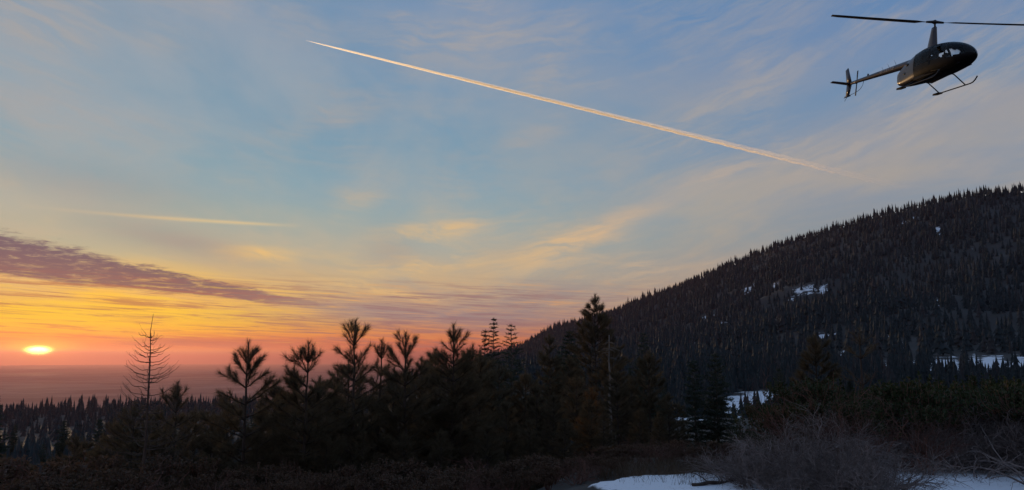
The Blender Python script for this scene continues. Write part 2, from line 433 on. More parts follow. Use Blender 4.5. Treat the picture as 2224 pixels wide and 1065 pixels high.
# ------------------------------------------------------------------ ground sheet: rings round the knoll, out to the horizon
def build_ground():
    a1 = np.arange(-42, 42.001, 0.30)
    a2 = np.concatenate([np.arange(44, 180, 4.0), np.arange(-180, -42.5, 4.0)])
    azs = np.concatenate([a1, a2])
    rs = np.concatenate([[0.01, 0.7, 1.5, 2.4, 3.4, 4.4, 5.5, 6.5, 7.5], np.arange(8.2, 18, 0.16), np.geomspace(18, 3200, 250)[0:], np.geomspace(3300, 64000, 60)])
    A, Rr = np.meshgrid(np.radians(azs), rs)
    x = Rr * np.sin(A); y = Rr * np.cos(A)
    z = H(x, y)
    ns = snow_field(x, y, near_snow, 2.0) * (Rr < 60); fs = snow_field(x, y, openings) * (Rr >= 60)
    z = z + 0.05 * sstep(ns, 0.35, 0.6)
    snow = np.where(Rr < 60, ns, fs)
    nA, nR = len(azs), len(rs)
    idx = np.arange(nA * nR).reshape(nR, nA)
    i2 = np.roll(idx, -1, axis=1)
    q = np.stack([idx[:-1], i2[:-1], i2[1:], idx[1:]], -1).reshape(-1, 4)[:, ::-1]
    me = mesh_np('ground', np.stack([x, y, z], -1).reshape(-1, 3), quads=q, smooth=True,
                 attrs={'snow': snow.ravel(), 'plain': sstep(Rr, 3000, 6000).ravel(), 'near': (1 - sstep(Rr, 40, 90)).ravel()})
    obj('ground', me, ground_material(), kind='structure', label='dark mountainside ground with snow patches falling away to a hazy plain')
build_ground()

# ------------------------------------------------------------------ distant forest
def needle_mat(name, c1, c2, trans=0.35, dry=None):
    """foliage: dark albedo with some light passing through"""
    m, nt, bs = new_mat(name)
    P = obj_pos(nt)
    n = noise(nt, P, 1.3, 4, 0.6)
    t = attr(nt, 'tint')
    f = (t * 0.6 + n * 0.5 + obj_rand(nt) * 0.25 - 0.15).sat()
    col = mix(nt, f, c1 + (1,), c2 + (1,))
    if dry: col = mix(nt, t.smooth(0.80, 0.9) * 0.8, col, dry + (1,))
    nt.links.new(col, bs.inputs['Base Color']); bs.inputs['Roughness'].default_value = 0.65
    bs.inputs['Specular IOR Level'].default_value = 0.25
    tr = nt.nodes.new('ShaderNodeBsdfTranslucent'); nt.links.new(col, tr.inputs['Color'])
    ms = nt.nodes.new('ShaderNodeMixShader'); ms.inputs[0].default_value = trans
    nt.links.new(bs.outputs[0], ms.inputs[1]); nt.links.new(tr.outputs[0], ms.inputs[2])
    nt.links.new(ms.outputs[0], nt.nodes['Material Output'].inputs['Surface'])
    return m
FAR_GREEN = needle_mat('far_needles', (0.013, 0.022, 0.027), (0.034, 0.043, 0.044), 0.06, dry=(0.046, 0.041, 0.042))

def ragged_conifer(rg, layers=6, pts=7, slim=0.2):
    """unit-height conifer made of ragged, drooping whorls; returns verts, tris"""
    V = []; T = []
    for k in range(layers):
        f = k / layers
        z0 = 0.06 + 0.80 * f + rg.uniform(-.02, .02); z1 = min(1.0, z0 + 0.36 * (1 - 0.45 * f)) if k < layers - 1 else 1.0
        rad = slim * (1 - f) ** 0.85 * rg.uniform(0.8, 1.15) + 0.012
        b = len(V); V.append((rg.uniform(-.01, .01), rg.uniform(-.01, .01), z1))
        a0 = rg.uniform(0, 6.28)
        for i in range(pts):
            for h in (0, 1):
                a = a0 + (i + 0.5 * h) * 2 * math.pi / pts
                rr = rad * (rg.uniform(0.75, 1.25) if h == 0 else rg.uniform(0.35, 0.6))
                V.append((rr * math.cos(a), rr * math.sin(a), z0 - (0.035 if h == 0 else -0.03) + rg.uniform(-.02, .02)))
        n = pts * 2
        for i in range(n): T.append((b, b + 1 + i, b + 1 + (i + 1) % n))
    return np.array(V), np.array(T)

def scatter(name, label, n, az0, az1, r0, r1, hmin, hmax, seed, layers=5, pts=4, keep=None, soft=1.5):
    rg = np.random.default_rng(seed)
    az = rg.uniform(az0, az1, n * 2); r = np.sqrt(rg.uniform(r0 * r0, r1 * r1, n * 2))
    x = r * np.sin(np.radians(az)); y = r * np.cos(np.radians(az))
    sf = snow_field(x, y, openings)
    ok = (sf - rg.uniform(0, 1, len(x)) * np.where(r < 520, .42, soft) + .06) < 0.32
    if keep is not None: ok &= keep(x, y, r, az, rg)
    x, y, r = x[ok][:n], y[ok][:n], r[ok][:n]
    z = H(x, y) - 0.4
    h = (hmin + (hmax - hmin) * rg.beta(1.6, 2.2, len(x)) * 1.5) * (0.55 + 0.9 * fbm(x / 70, y / 70, 2, 3)) * np.interp(r, [30, 90, 250, 700], [.14, .30, .62, 1.0])
    protos = [ragged_conifer(rg, layers, pts, rg.uniform(0.15, 0.24)) for _ in range(8)]
    Vs, Ts, At = [], [], []; off = 0
    kind = rg.integers(0, 8, len(x)); gone = fbm(x / 45, y / 45, 2, 17) + rg.uniform(-.2, .2, len(x)) > .76; kind[gone & (r > 450) & (az0 > -20)] = 99; rot = rg.uniform(0, 6.28, len(x)); wid = rg.uniform(0.8, 1.25, len(x)); tint = rg.uniform(0, 1, len(x))
    for k, (v, t) in enumerate(protos):
        s = np.nonzero(kind == k)[0]
        if not len(s): continue
        c, sn = np.cos(rot[s])[:, None], np.sin(rot[s])[:, None]
        px = (v[None, :, 0] * c - v[None, :, 1] * sn) * (h[s] * wid[s])[:, None] + x[s][:, None]
        py = (v[None, :, 0] * sn + v[None, :, 1] * c) * (h[s] * wid[s])[:, None] + y[s][:, None]
        pz = v[None, :, 2] * h[s][:, None] + z[s][:, None]
        Vs.append(np.stack([px, py, pz], -1).reshape(-1, 3))
        Ts.append((t[None] + (np.arange(len(s)) * len(v))[:, None, None] + off).reshape(-1, 3)); off += len(s) * len(v)
        At.append(np.repeat(tint[s], len(v)))
    me = mesh_np(name, np.concatenate(Vs), np.concatenate(Ts), attrs={'tint': np.concatenate(At)})
    obj(name, me, FAR_GREEN, kind='stuff', label=label, category='forest')
def on_hill(x, y, r, az, rg):
    return r < ridge_r(az) * 1.05
scatter('hillside_forest', 'dense dark conifer forest covering the hill below its skyline', 17000, -9, 37, 300, 2650, 9, 17, 11, keep=on_hill)
scatter('hillfoot_forest', 'young conifer forest at the foot of the hill around the snow openings', 2700, 3, 38, 95, 320, 5, 11, 13, layers=6, pts=6, soft=.12)
scatter('valley_forest', 'dark hazy conifer forest on the slope falling to the plain', 7500, -38, 6, 140, 1400, 7.5, 11, 12)

scatter('slope_forest', 'young dim conifers covering the slope below the near pines', 3600, -39, 5, 30, 160, 8, 17, 14, layers=6, pts=5)
def ridge_trees():
    rg = np.random.default_rng(21)
    kinds = []
    for k in range(6):
        v, t = ragged_conifer(rg, 8, 6, rg.uniform(0.13, 0.22))
        kinds.append(mesh_np('skyline_conifer', v, t, attrs={'tint': np.full(len(v), rg.uniform(0, 1))}))
        kinds[-1].materials.append(FAR_GREEN)
    n = 230
    for i in range(n):
        az = 0.8 + (34.3 - 0.8) * (i + rg.uniform(-.45, .45)) / n
        r = float(ridge_r(az)) * rg.uniform(0.975, 1.0)
        x, y = r * math.sin(R(az)), r * math.cos(R(az))
        hgt = rg.uniform(11, 22) * (0.75 + 0.55 * float(vnoise(az * 0.8, 0.5, 8))) * (1.12 if az < 12 else 0.95)
        o = obj('skyline_conifer', kinds[rg.integers(0, 6)], None, label='small dark conifer standing on the skyline of the forested hill',
                category='tree', group='conifers along the hill skyline')
        o.location = (x, y, float(H(x, y)) - 0.6); o.scale = (hgt * rg.uniform(.8, 1.2), hgt * rg.uniform(.8, 1.2), hgt); o.rotation_euler = (0, 0, rg.uniform(0, 6.28))
ridge_trees()

# ------------------------------------------------------------------ plant building blocks
def bark_mat(name, c1, c2, scale=9.0):
    m, nt, bs = new_mat(name)
    P = obj_pos(nt)
    mp = nt.nodes.new('ShaderNodeMapping'); mp.inputs['Scale'].default_value = (1, 1, 0.3); nt.links.new(P, mp.inputs['Vector'])
    n = noise(nt, mp.outputs[0], scale, 6, 0.65)
    nt.links.new(mix(nt, n.smooth(0.3, 0.7), c1 + (1,), c2 + (1,)), bs.inputs['Base Color'])
    bs.inputs['Roughness'].default_value = 0.9
    bump(nt, n, bs, 0.02, 0.8)
    return m
BARK = bark_mat('pine_bark', (0.024, 0.017, 0.013), (0.07, 0.046, 0.034))
BARK_FIR = bark_mat('fir_bark', (0.045, 0.040, 0.036), (0.10, 0.09, 0.08))
BARK_PALE = bark_mat('dead_wood', (0.10, 0.085, 0.075), (0.22, 0.19, 0.165), 6)
BARK_LARCH = bark_mat('larch_bark', (0.05, 0.034, 0.028), (0.12, 0.08, 0.06), 12)
TWIG = bark_mat('grey_twig', (0.07, 0.054, 0.050), (0.30, 0.24, 0.22), 4)
TWIG_RED = bark_mat('red_twig', (0.08, 0.035, 0.026), (0.19, 0.085, 0.06), 4)
PINE = needle_mat('pine_needles', (0.075, 0.060, 0.036), (0.14, 0.105, 0.062), 0.5)
PINE_RED = needle_mat('rusty_needles', (0.10, 0.045, 0.018), (0.20, 0.10, 0.03), 0.40)
FIR = needle_mat('fir_needles', (0.026, 0.040, 0.032), (0.060, 0.075, 0.050), 0.3)
LEAF = needle_mat('shrub_leaves', (0.022, 0.036, 0.014), (0.060, 0.066, 0.026), 0.3)
LEAF_RED = needle_mat('brown_leaves', (0.060, 0.042, 0.028), (0.14, 0.085, 0.052), 0.35)
GRASS = needle_mat('dry_grass', (0.06, 0.042, 0.028), (0.16, 0.11, 0.07), 0.3)

class Acc:
    """collects triangles"""
    def __init__(s): s.V = []; s.T = []; s.A = []; s.n = 0
    def add(s, v, t, a=0.5):
        v = np.asarray(v, float).reshape(-1, 3); t = np.asarray(t, int).reshape(-1, 3)
        s.V.append(v); s.T.append(t + s.n); s.n += len(v)
        s.A.append(np.full(len(v), a) if np.isscalar(a) else np.asarray(a, float))
    def tube(s, pts, rad, sides=5, a=0.5, cap=True):
        P = np.asarray(pts, float); n = len(P); rad = np.broadcast_to(np.asarray(rad, float), (n,))
        tg = np.gradient(P, axis=0); tg /= np.linalg.norm(tg, axis=1)[:, None] + 1e-9
        ref = np.where(np.abs(tg[:, 2:3]) > 0.85, np.array([[1.0, 0, 0]]), np.array([[0, 0, 1.0]]))
        e1 = np.cross(tg, ref); e1 /= np.linalg.norm(e1, axis=1)[:, None] + 1e-9; e2 = np.cross(tg, e1)
        th = np.arange(sides) * 2 * math.pi / sides
        V = P[:, None] + rad[:, None, None] * (np.cos(th)[None, :, None] * e1[:, None] + np.sin(th)[None, :, None] * e2[:, None])
        V = V.reshape(-1, 3)
        i = np.arange(n - 1)[:, None] * sides; j = np.arange(sides)[None]; k = (j + 1) % sides
        a_, b_, c_, d_ = i + j, i + k, i + sides + k, i + sides + j
        T = np.concatenate([np.stack([a_, b_, c_], -1).reshape(-1, 3), np.stack([a_, c_, d_], -1).reshape(-1, 3)])
        if cap and sides > 2:
            t0 = [(0, q + 1, q) for q in range(1, sides - 1)]; o = (n - 1) * sides
            T = np.concatenate([T, np.array(t0), np.array([(o, o + q, o + q + 1) for q in range(1, sides - 1)])])
        s.add(V, T, a)
    def blades(s, base, dirs, length, width, rg, a=0.5):
        """thin needle triangles"""
        n = len(base); dirs = dirs / (np.linalg.norm(dirs, axis=1)[:, None] + 1e-9)
        side = np.cross(dirs, rg.normal(size=(n, 3))); side /= np.linalg.norm(side, axis=1)[:, None] + 1e-9
        L = np.broadcast_to(np.asarray(length, float), (n,))[:, None]; W = np.broadcast_to(np.asarray(width, float), (n,))[:, None]
        V = np.stack([base - side * W * .5, base + side * W * .5, base + dirs * L], 1).reshape(-1, 3)
        aa = np.repeat(a, 3) if not np.isscalar(a) else a
        s.add(V, np.arange(n * 3).reshape(-1, 3), aa)
    def leaves(s, base, dirs, length, width, rg, a=0.5):
        """leaf quads (two triangles, pointed oval)"""
        n = len(base); dirs = dirs / (np.linalg.norm(dirs, axis=1)[:, None] + 1e-9)
        side = np.cross(dirs, rg.normal(size=(n, 3))); side /= np.linalg.norm(side, axis=1)[:, None] + 1e-9
        L = np.broadcast_to(np.asarray(length, float), (n,))[:, None]; W = np.broadcast_to(np.asarray(width, float), (n,))[:, None]
        m = base + dirs * L * .5
        V = np.stack([base, m + side * W * .5, base + dirs * L, m - side * W * .5], 1).reshape(-1, 3)
        i = np.arange(n)[:, None] * 4
        T = np.concatenate([i + np.array([[0, 1, 2]]), i + np.array([[0, 2, 3]])])
        s.add(V, T, np.repeat(a, 4) if not np.isscalar(a) else a)
    def mesh(s, name):
        return mesh_np(name, np.concatenate(s.V), np.concatenate(s.T), attrs={'tint': np.concatenate(s.A)})

def norm(v): return v / (np.linalg.norm(v) + 1e-9)
def curve_pts(p0, d0, d1, L, n):
    """points of a shoot that turns from direction d0 to d1"""
    out = [np.array(p0, float)]
    for i in range(n - 1):
        f = (i + 0.5) / (n - 1); d = norm(norm(np.array(d0)) * (1 - f) + norm(np.array(d1)) * f)
        out.append(out[-1] + d * L / (n - 1))
    return np.array(out)
def interp_pts(P, f):
    x = np.asarray(f) * (len(P) - 1); i = np.minimum(x.astype(int), len(P) - 2); w = (x - i)[:, None]
    return P[i] * (1 - w) + P[i + 1] * w, P[i + 1] - P[i]

def pine_mesh(seed, h, nl=0.165, per=310, nw=0.0048, spread=0.40, gap=1.0, low=0.05, shoots=1.0, upright=1.0, top=0.36):
    """young long-needled pine: whorls of rising boughs clothed in brushes of long needles (per = needles a metre of shoot)"""
    rg = np.random.default_rng(seed)
    wood, leaf = Acc(), Acc()
    n = 16; bend = rg.normal(0, 0.010, (n, 2)).cumsum(0) * h * 0.2
    TP = np.stack([bend[:, 0], bend[:, 1], np.linspace(0, h - nl * .55, n)], -1); TP[:, :2] -= TP[0, :2]
    hh = h - nl * .55
    wood.tube(TP, np.linspace(0.009 * h + 0.014, 0.009, n), 7)
    def brush(P, f0, length, tint, mul=1.0):
        L = np.linalg.norm(np.diff(P, axis=0), axis=1).sum()
        cnt = max(8, int(per * mul * (L * (1 - f0) + .10))); f = f0 + (1 - f0) * rg.uniform(0, 1, cnt) ** 0.8
        b, d = interp_pts(P, f); d = d / (np.linalg.norm(d, axis=1)[:, None] + 1e-9)
        rd = rg.normal(size=(cnt, 3)); rd -= d * (rd * d).sum(1)[:, None]; rd /= np.linalg.norm(rd, axis=1)[:, None] + 1e-9
        k = rg.uniform(0.25, 0.85, cnt)[:, None]
        leaf.blades(b, d * (1.05 - 0.45 * k) + rd * k + np.array([0, 0, -0.05]), length * rg.uniform(0.65, 1.1, cnt), nw * rg.uniform(.8, 1.3, cnt), rg, np.clip(tint + rg.normal(0, .12, cnt), 0, 1))
    lead = TP[-1] + np.array([[0, 0, -top], [0, 0, -top * .5], [0, 0, 0]]); lead[:, :2] = TP[-1, :2]
    brush(lead, 0.0, nl * .9, .5, 1.5)
    z = hh - top; k = 0
    while z > h * low:
        dn = hh - z; f = dn / hh
        nb = rg.integers(4, 7) if k else 6
        L0 = 0.14 + spread * dn * (1 - 0.5 * f)
        a0 = rg.uniform(0, 6.28); p0, _ = interp_pts(TP, np.array([z / hh])); p0 = p0[0]
        for b in range(nb):
            if k > 1 and rg.uniform() < .10: continue
            a = a0 + b * 2 * math.pi / nb + rg.normal(0, .22); L = L0 * rg.uniform(0.7, 1.2)
            r0 = (1.5 if k == 0 else (1.0 if k == 1 else 0.72 - 0.62 * f)) * upright * rg.uniform(.7, 1.25); r1 = r0 + rg.uniform(0.05, 0.45)
            if k == 0: L = top * rg.uniform(.55, .9)
            o = np.array([math.cos(a), math.sin(a), 0])
            P = curve_pts(p0 + [0, 0, rg.normal(0, .02)], o + [0, 0, r0], o + [0, 0, r1], L, 6); P[1:] += rg.normal(0, 0.012 * L, (5, 3))
            wood.tube(P, np.linspace(0.006 + 0.010 * L, 0.005, 6), 4)
            tint = rg.uniform(.15, .85)
            brush(P, 0.06 if L < .5 else (.16 if L < 1 else .40), nl, tint)
            for q in range(int((L > .35) * (1.4 + L * 5.0) * shoots)):
                fs = rg.uniform(0.30, 0.92); sp, sd = interp_pts(P, np.array([fs])); sd = norm(sd[0])
                rr = norm(np.cross(sd, [0, 0, 1]) * rg.choice([-1, 1]) + rg.normal(0, .25, 3))
                SP = curve_pts(sp[0], sd + rr * .8, sd + rr * .35 + [0, 0, .3], (.16 + .26 * L * (1.1 - fs)) * rg.uniform(.8, 1.3), 4)
                wood.tube(SP, np.linspace(0.005, 0.004, 4), 3, cap=False)
                brush(SP, 0.12, nl * .95, np.clip(tint + rg.normal(0, .15), 0, 1))
        z -= gap * rg.uniform(.18, .36) * (1.0 if k else .8); k += 1
    return wood.mesh('pine_wood'), leaf.mesh('pine_crown')

def fir_mesh(seed, h, spread=0.24, needle=0.06, dens=1.0, layers=None, droop=0.25, power=0.9, low=0.03, step=.17):
    """fir: tiers of flat short-needled sprays under a thin leader"""
    rg = np.random.default_rng(seed)
    wood, leaf = Acc(), Acc()
    TP = np.stack([np.linspace(0, rg.normal(0, .01) * h, 10), np.linspace(0, rg.normal(0, .01) * h, 10), np.linspace(0, h, 10)], -1)
    wood.tube(TP, np.linspace(0.010 * h + .02, 0.006, 10), 6)
    nt_ = layers or int(h / step)
    for k in range(nt_):
        f = (k + 0.7) / nt_; z = h * (1 - f * (1 - low))
        L0 = 0.05 + spread * h * f ** power * (1 if f < .8 else 1 - (f - .8) * .6)
        nb = int(5 + 3 * min(1, f * 1.6) + rg.integers(0, 2)); a0 = rg.uniform(0, 6.28)
        p0, _ = interp_pts(TP, np.array([z / h])); p0 = p0[0]
        for b in range(nb):
            L = L0 * rg.uniform(.65, 1.2); a = a0 + b * 6.283 / nb + rg.normal(0, .2)
            o = np.array([math.cos(a), math.sin(a), 0]); dr = droop * (f * 2.0 - 1.1)
            P = curve_pts(p0 + [0, 0, rg.uniform(-.6, .6) * step * min(1, f * 5)], o + [0, 0, -dr + .10 + rg.normal(0, .10)], o + [0, 0, -dr * .2 + .14 + rg.normal(0, .08)], L, 5)
            wood.tube(P, np.linspace(0.005 + .006 * L, 0.003, 5), 3, cap=False)
            tint = rg.uniform(.1, .9)
            ns = max(3, int(L * 12)); fs = rg.uniform(.08, 1.0, ns); sp, sd = interp_pts(P, fs); sd = sd / (np.linalg.norm(sd, axis=1)[:, None] + 1e-9)
            rr = np.cross(sd, [0, 0, 1.0]) * rg.choice([-1, 1], ns)[:, None]
            td = sd * .8 + rr * .75; td[:, 2] += rg.normal(.0, .28, ns); td /= np.linalg.norm(td, axis=1)[:, None]
            tl = (0.10 + 0.36 * L * (1.05 - fs)) * rg.uniform(.6, 1.15, ns)
            per = np.maximum(5, (tl * 95 * dens).astype(int)); ii = np.repeat(np.arange(ns), per); m = len(ii)
            bb = sp[ii] + td[ii] * (tl[ii] * rg.uniform(0, 1, m))[:, None]
            dd = td[ii] * .7 + np.cross(td[ii], [0, 0, 1.0]) * (rg.choice([-1, 1], m) * rg.uniform(.3, 1, m))[:, None] + rg.normal(0, .5, (m, 3)) + [0, 0, .12]
            c2 = max(6, int(L * 70 * dens)); b2, _d = interp_pts(P, rg.uniform(.02, 1, c2))
            bb = np.concatenate([bb, b2]); dd = np.concatenate([dd, rg.normal(0, .6, (c2, 3)) + o * .8 + [0, 0, .2]])
            leaf.blades(bb, dd, needle * rg.uniform(.7, 1.3, len(bb)), needle * .34, rg, np.clip(tint + rg.normal(0, .12, len(bb)), 0, 1))
    c2 = int(90 * dens); b_, _d = interp_pts(TP, rg.uniform(.9, 1, c2))
    leaf.blades(b_, rg.normal(0, .6, (c2, 3)) + [0, 0, .6], needle, needle * .3, rg)
    return wood.mesh('fir_wood'), leaf.mesh('fir_crown')

def plant_tree(name, meshes, mats, loc, rz, scale, label, cat='tree', group=None):
    t = empty(name, loc, label, cat, group, rz); t.scale = scale if hasattr(scale, '__len__') else (scale,) * 3
    obj('trunk', meshes[0], mats[0], t); obj('crown', meshes[1], mats[1], t)
    return t
def top_at(px, py, dist):
    """top point of a tree at a horizontal distance, and the ground below it"""
    d = ray(px, py); h = math.hypot(d.x, d.y); k = dist / h
    x, y, z = d.x * k, d.y * k, EYE + d.z * k
    g = float(H(x, y)) - 0.06
    return x, y, z, g

# ------------------------------------------------------------------ pines and firs, one by one
PG = 'young pines in the dark row before the sunset'
protos = {}
def proto(key, fn, *a, **k):
    if key not in protos: protos[key] = fn(*a, **k)
    return protos[key]
def place(name, key, maker, ref_h, px, py, dist, label, mats, group=None, rz=0.0, wide=1.0, **kw):
    x, y, z, g = top_at(px, py, dist)
    me = proto(key, maker, *kw.pop('args'), **kw)
    s = (z - g) / ref_h
    return plant_tree(name, me, mats, (x, y, g), rz, (s * wide, s * wide, s), label, 'tree', group)

P_ = (BARK, PINE); F_ = (BARK_FIR, FIR)
# the pines that stand out against the sky, each its own shape
def pine_at(px, py, dist, seed, label, rz=0.0, wide=1.0, group=None, **kw):
    x, y, z, g = top_at(px, py, dist)
    h = z - g
    me = pine_mesh(seed, h, **kw)
    return plant_tree('young_pine', me, P_, (x, y, g), rz, (wide, wide, 1), label, 'tree', group)
pine_at(540, 733, 14.5, 101, 'open young pine with long bare leader beside the leafless larch and wide brushes of needles', spread=.46, gap=1.1, shoots=.8)
pine_at(670, 733, 14.0, 102, 'bushy young pine with a full round brush-like top above the purple plain', spread=.44, gap=.85, per=300, upright=1.1)
pine_at(777, 686, 15.5, 103, 'tallest slim young pine of the near row, single spire with a bare neck', spread=.42, gap=1.35, shoots=.7, per=280, top=.5)
pine_at(822, 731, 16.5, 104, 'thin pine tip leaning right close behind the tall slim pine', spread=.26, gap=1.3, shoots=.6)
pine_at(882, 714, 15.5, 105, 'young pine with a narrow feathery top and drooping right bough', spread=.44, gap=1.05, shoots=.9, top=.5)
pine_at(985, 697, 16.5, 106, 'young pine with a broad candle-like top rising over the dark thicket', spread=.46, gap=.85, per=300)
pine_at(387, 823, 17.5, 107, 'small reddish young pine standing just right of the leafless larch', spread=.46, gap=.95, per=300)
pine_at(292, 868, 19.0, 108, 'small young pine standing just left of the leafless larch', spread=.46, gap=.9)
pine_at(1193, 722, 27.0, 109, 'clumpy dark pine between the pointed fir and the big pine', spread=.27, gap=.95, per=230, nl=.2, nw=.008)
pine_at(1290, 636, 34.0, 110, 'biggest pine with a dense wide crown and clumped tip, rising over the hill skyline', nl=.22, per=150, nw=.010, spread=.50, gap=.95, shoots=.9, low=.1)
pine_at(1410, 758, 26.0, 112, 'broad dark pine left of the twin firs, in front of the hill', nl=.2, per=190, nw=.008, spread=.40, gap=.85)
pine_at(1768, 722, 21.0, 113, 'dense cone-shaped pine rising behind the brown brush', spread=.40, gap=.7, per=260, nw=.007)
pine_at(1866, 706, 19.5, 114, 'sparse thin pine with long arm-like boughs behind the brush', spread=.44, gap=1.7, shoots=.35, per=110, upright=.7)
# firs
def fir_at(px, py, dist, seed, label, wide=1.0, **kw):
    x, y, z, g = top_at(px, py, dist); h = z - g
    return plant_tree('fir_tree', fir_mesh(seed, h, **kw), F_, (x, y, g), 0, (wide, wide, 1), label)
fir_at(1065, 690, 31.0, 201, 'slender fir with an airy pale tip left of the pointed fir', spread=.20, step=.17, dens=.85)
fir_at(1047, 716, 30.0, 202, 'tiny fir spire peeping over the thicket beside the slender fir', spread=.14)
fir_at(1112, 703, 32.0, 203, 'pointed fir with tiered drooping boughs and a thin bare spire', spread=.30, step=.18, dens=.7)
fir_at(1395, 722, 38.0, 204, 'grey fir top showing behind the broad dark pine', spread=.28, step=.17)
fir_at(1507, 782, 30.0, 205, 'narrow twin fir, the slimmer and lower of the pair by the snow', spread=.17, power=.6, needle=.075)
fir_at(1553, 768, 30.5, 206, 'taller fuller twin fir beside the snow bank', spread=.215, power=.62, needle=.075)
fir_at(1690, 800, 60.0, 207, 'small dark fir standing by the snow bank behind the dense pine', spread=.22, power=.7, needle=.10, dens=.7, step=.25)

x, y, z, g = top_at(1284, 838, 21.5)
plant_tree('young_pine', pine_mesh(140, z - g, spread=.3, gap=.9, per=240, nw=.006), (BARK, PINE_RED), (x, y, g), 0, 1.0, 'small rust-coloured dying pine in front of the biggest pine')
# thicket behind and between: the same few young pines again, each set on its own spot
thick = [pine_mesh(130 + k, 4.6, spread=.44, gap=.8, per=250, nw=.006, low=.05) for k in range(4)]
spots = [  # px, py of the tip, distance
    (600, 822, 17.5), (640, 800, 19), (700, 812, 18), (735, 800, 18.5), (760, 775, 19.5), (850, 792, 18.5), (915, 770, 19), (945, 752, 20), (1000, 762, 19), (1022, 742, 23), (1045, 760, 21),
    (1085, 788, 22), (1140, 800, 22), (1165, 830, 21), (1235, 770, 29), (1250, 812, 24), (1330, 742, 31), (1340, 800, 24), (1372, 815, 25), (1450, 850, 24), (1470, 872, 25),
    (460, 888, 18), (500, 870, 17), (570, 880, 15), (620, 890, 15), (690, 880, 15), (740, 870, 15.5), (810, 850, 16.5), (870, 870, 15.5), (940, 850, 16.5), (985, 850, 16), (1040, 850, 17), (1100, 862, 18), (1200, 850, 20), (1280, 860, 21), (1310, 880, 20),
    (430, 880, 22), (250, 905, 22), (345, 880, 24), (165, 938, 21), (188, 948, 24), (120, 985, 20), (60, 1000, 21), (10, 985, 24), (220, 965, 19), (300, 950, 18), (360, 940, 17), (420, 945, 16),
    (1390, 885, 21), (1430, 905, 20), (1225, 905, 18), (1150, 905, 17), (1060, 915, 15), (960, 930, 14), (880, 935, 14), (790, 930, 14), (710, 945, 13.5), (640, 960, 13.5), (560, 960, 14), (480, 960, 14.5)]
first = [None] * 4
rt = random.Random(5)
for i, (px, py, dist) in enumerate(spots):
    k = i % 4; x, y, z, g = top_at(px, py, dist); s = max(0.28, (z - g) / 4.6); s_w = s * rt.uniform(.9, 1.2)
    lab = 'dark young pine crowded into the thicket of the near row' if px > 440 else 'low young pine on the red-lit slope below the larch'
    grp = PG if px > 440 else 'low pines on the slope below the larch'
    if first[k] is None:
        first[k] = plant_tree('young_pine', thick[k], P_, (x, y, g), rt.uniform(0, 6.28), (s_w, s_w, s), lab, 'tree', grp)
    else:
        copy_thing(first[k], (x, y, g), rt.uniform(0, 6.28), (s_w, s_w, s), lab, grp)

# a stand of bigger conifers between the near row and the far forest
midp = [fir_mesh(160 + k, 9.0, spread=.2, needle=.16, dens=.42, power=.75, layers=30) for k in range(3)]
fm = [None] * 3
def mid_stand():
    rg = np.random.default_rng(77)
    for i in range(250):
        if i < 90: az = rg.uniform(-37, 5); r = rg.uniform(48, 175)
        else: az = rg.uniform(5, 37); r = rg.uniform(26, 215)
        x, y = r * math.sin(R(az)), r * math.cos(R(az))
        if snow_field(np.array([x]), np.array([y]), openings)[0] > .12: continue
        hh = rg.uniform(3.5, 9.0) if az < 5 else rg.uniform(.8, 1.6) + r * rg.uniform(.008, .030)
        if 11 < az < 20: hh = min(hh, 1.0 + max(0, r - 60) * .012)
        s = hh / 9.0; k = i % 3; z = float(H(x, y)) - .15
        lab, grp = ('dark fir on the dip in front of the forested hill', 'firs in the dip below the hill') if az > 5 else ('dim hazy fir on the slope falling to the plain', 'firs on the slope to the plain')
        sw = s * rg.uniform(.9, 1.3)
        if fm[k] is None: fm[k] = plant_tree('fir_tree', midp[k], F_, (x, y, z), rg.uniform(0, 6.28), (sw, sw, s), lab, 'tree', grp)
        else: copy_thing(fm[k], (x, y, z), rg.uniform(0, 6.28), (sw, sw, s), lab, grp)
mid_stand()

# leafless larch with up-curved thin boughs
def larch():
    x, y, z, g = top_at(337, 682, 15.5); h = z - g
    rg = np.random.default_rng(301); tr, br = Acc(), Acc()
    TP = np.stack([np.linspace(0, -.04, 14) + rg.normal(0, .008, 14), rg.normal(0, .008, 14), np.linspace(0, h, 14)], -1)
    tr.tube(TP, np.linspace(0.045, 0.003, 14), 7)
    zz = h * 0.90
    while zz > h * .18:
        f = 1 - zz / h
        for b in range(rg.integers(2, 5)):
            a = rg.uniform(0, 6.28); o = np.array([math.cos(a), math.sin(a), 0])
            L = (0.06 + 0.98 * min(1.0, f / 0.62) ** 0.95) * rg.uniform(.75, 1.15)
            p0, _ = interp_pts(TP, np.array([zz / h]))
            P = curve_pts(p0[0], o + [0, 0, -.1], o * .8 + [0, 0, 1.1], L, 8); P[1:] += rg.normal(0, .010, (7, 3))
            br.tube(P, np.linspace(.0070, .0022, 8), 4)
            for q in range(int(L * 5)):
                fs = rg.uniform(.3, .95); sp, sd = interp_pts(P, np.array([fs]))
                SP = curve_pts(sp[0], norm(sd[0]) + rg.normal(0, .5, 3), norm(sd[0]) + [0, 0, .7], rg.uniform(.06, .22), 3)
                br.tube(SP, [.0025, .002, .0015], 3)
        zz -= rg.uniform(.045, .095)
    t = empty('larch_tree', (x, y, g), 'leafless slender larch with thin up-curved twigs before the sunset', 'tree')
    obj('trunk', tr.mesh('larch_trunk'), BARK_LARCH, t); obj('crown', br.mesh('larch_boughs'), BARK_LARCH, t)
larch()

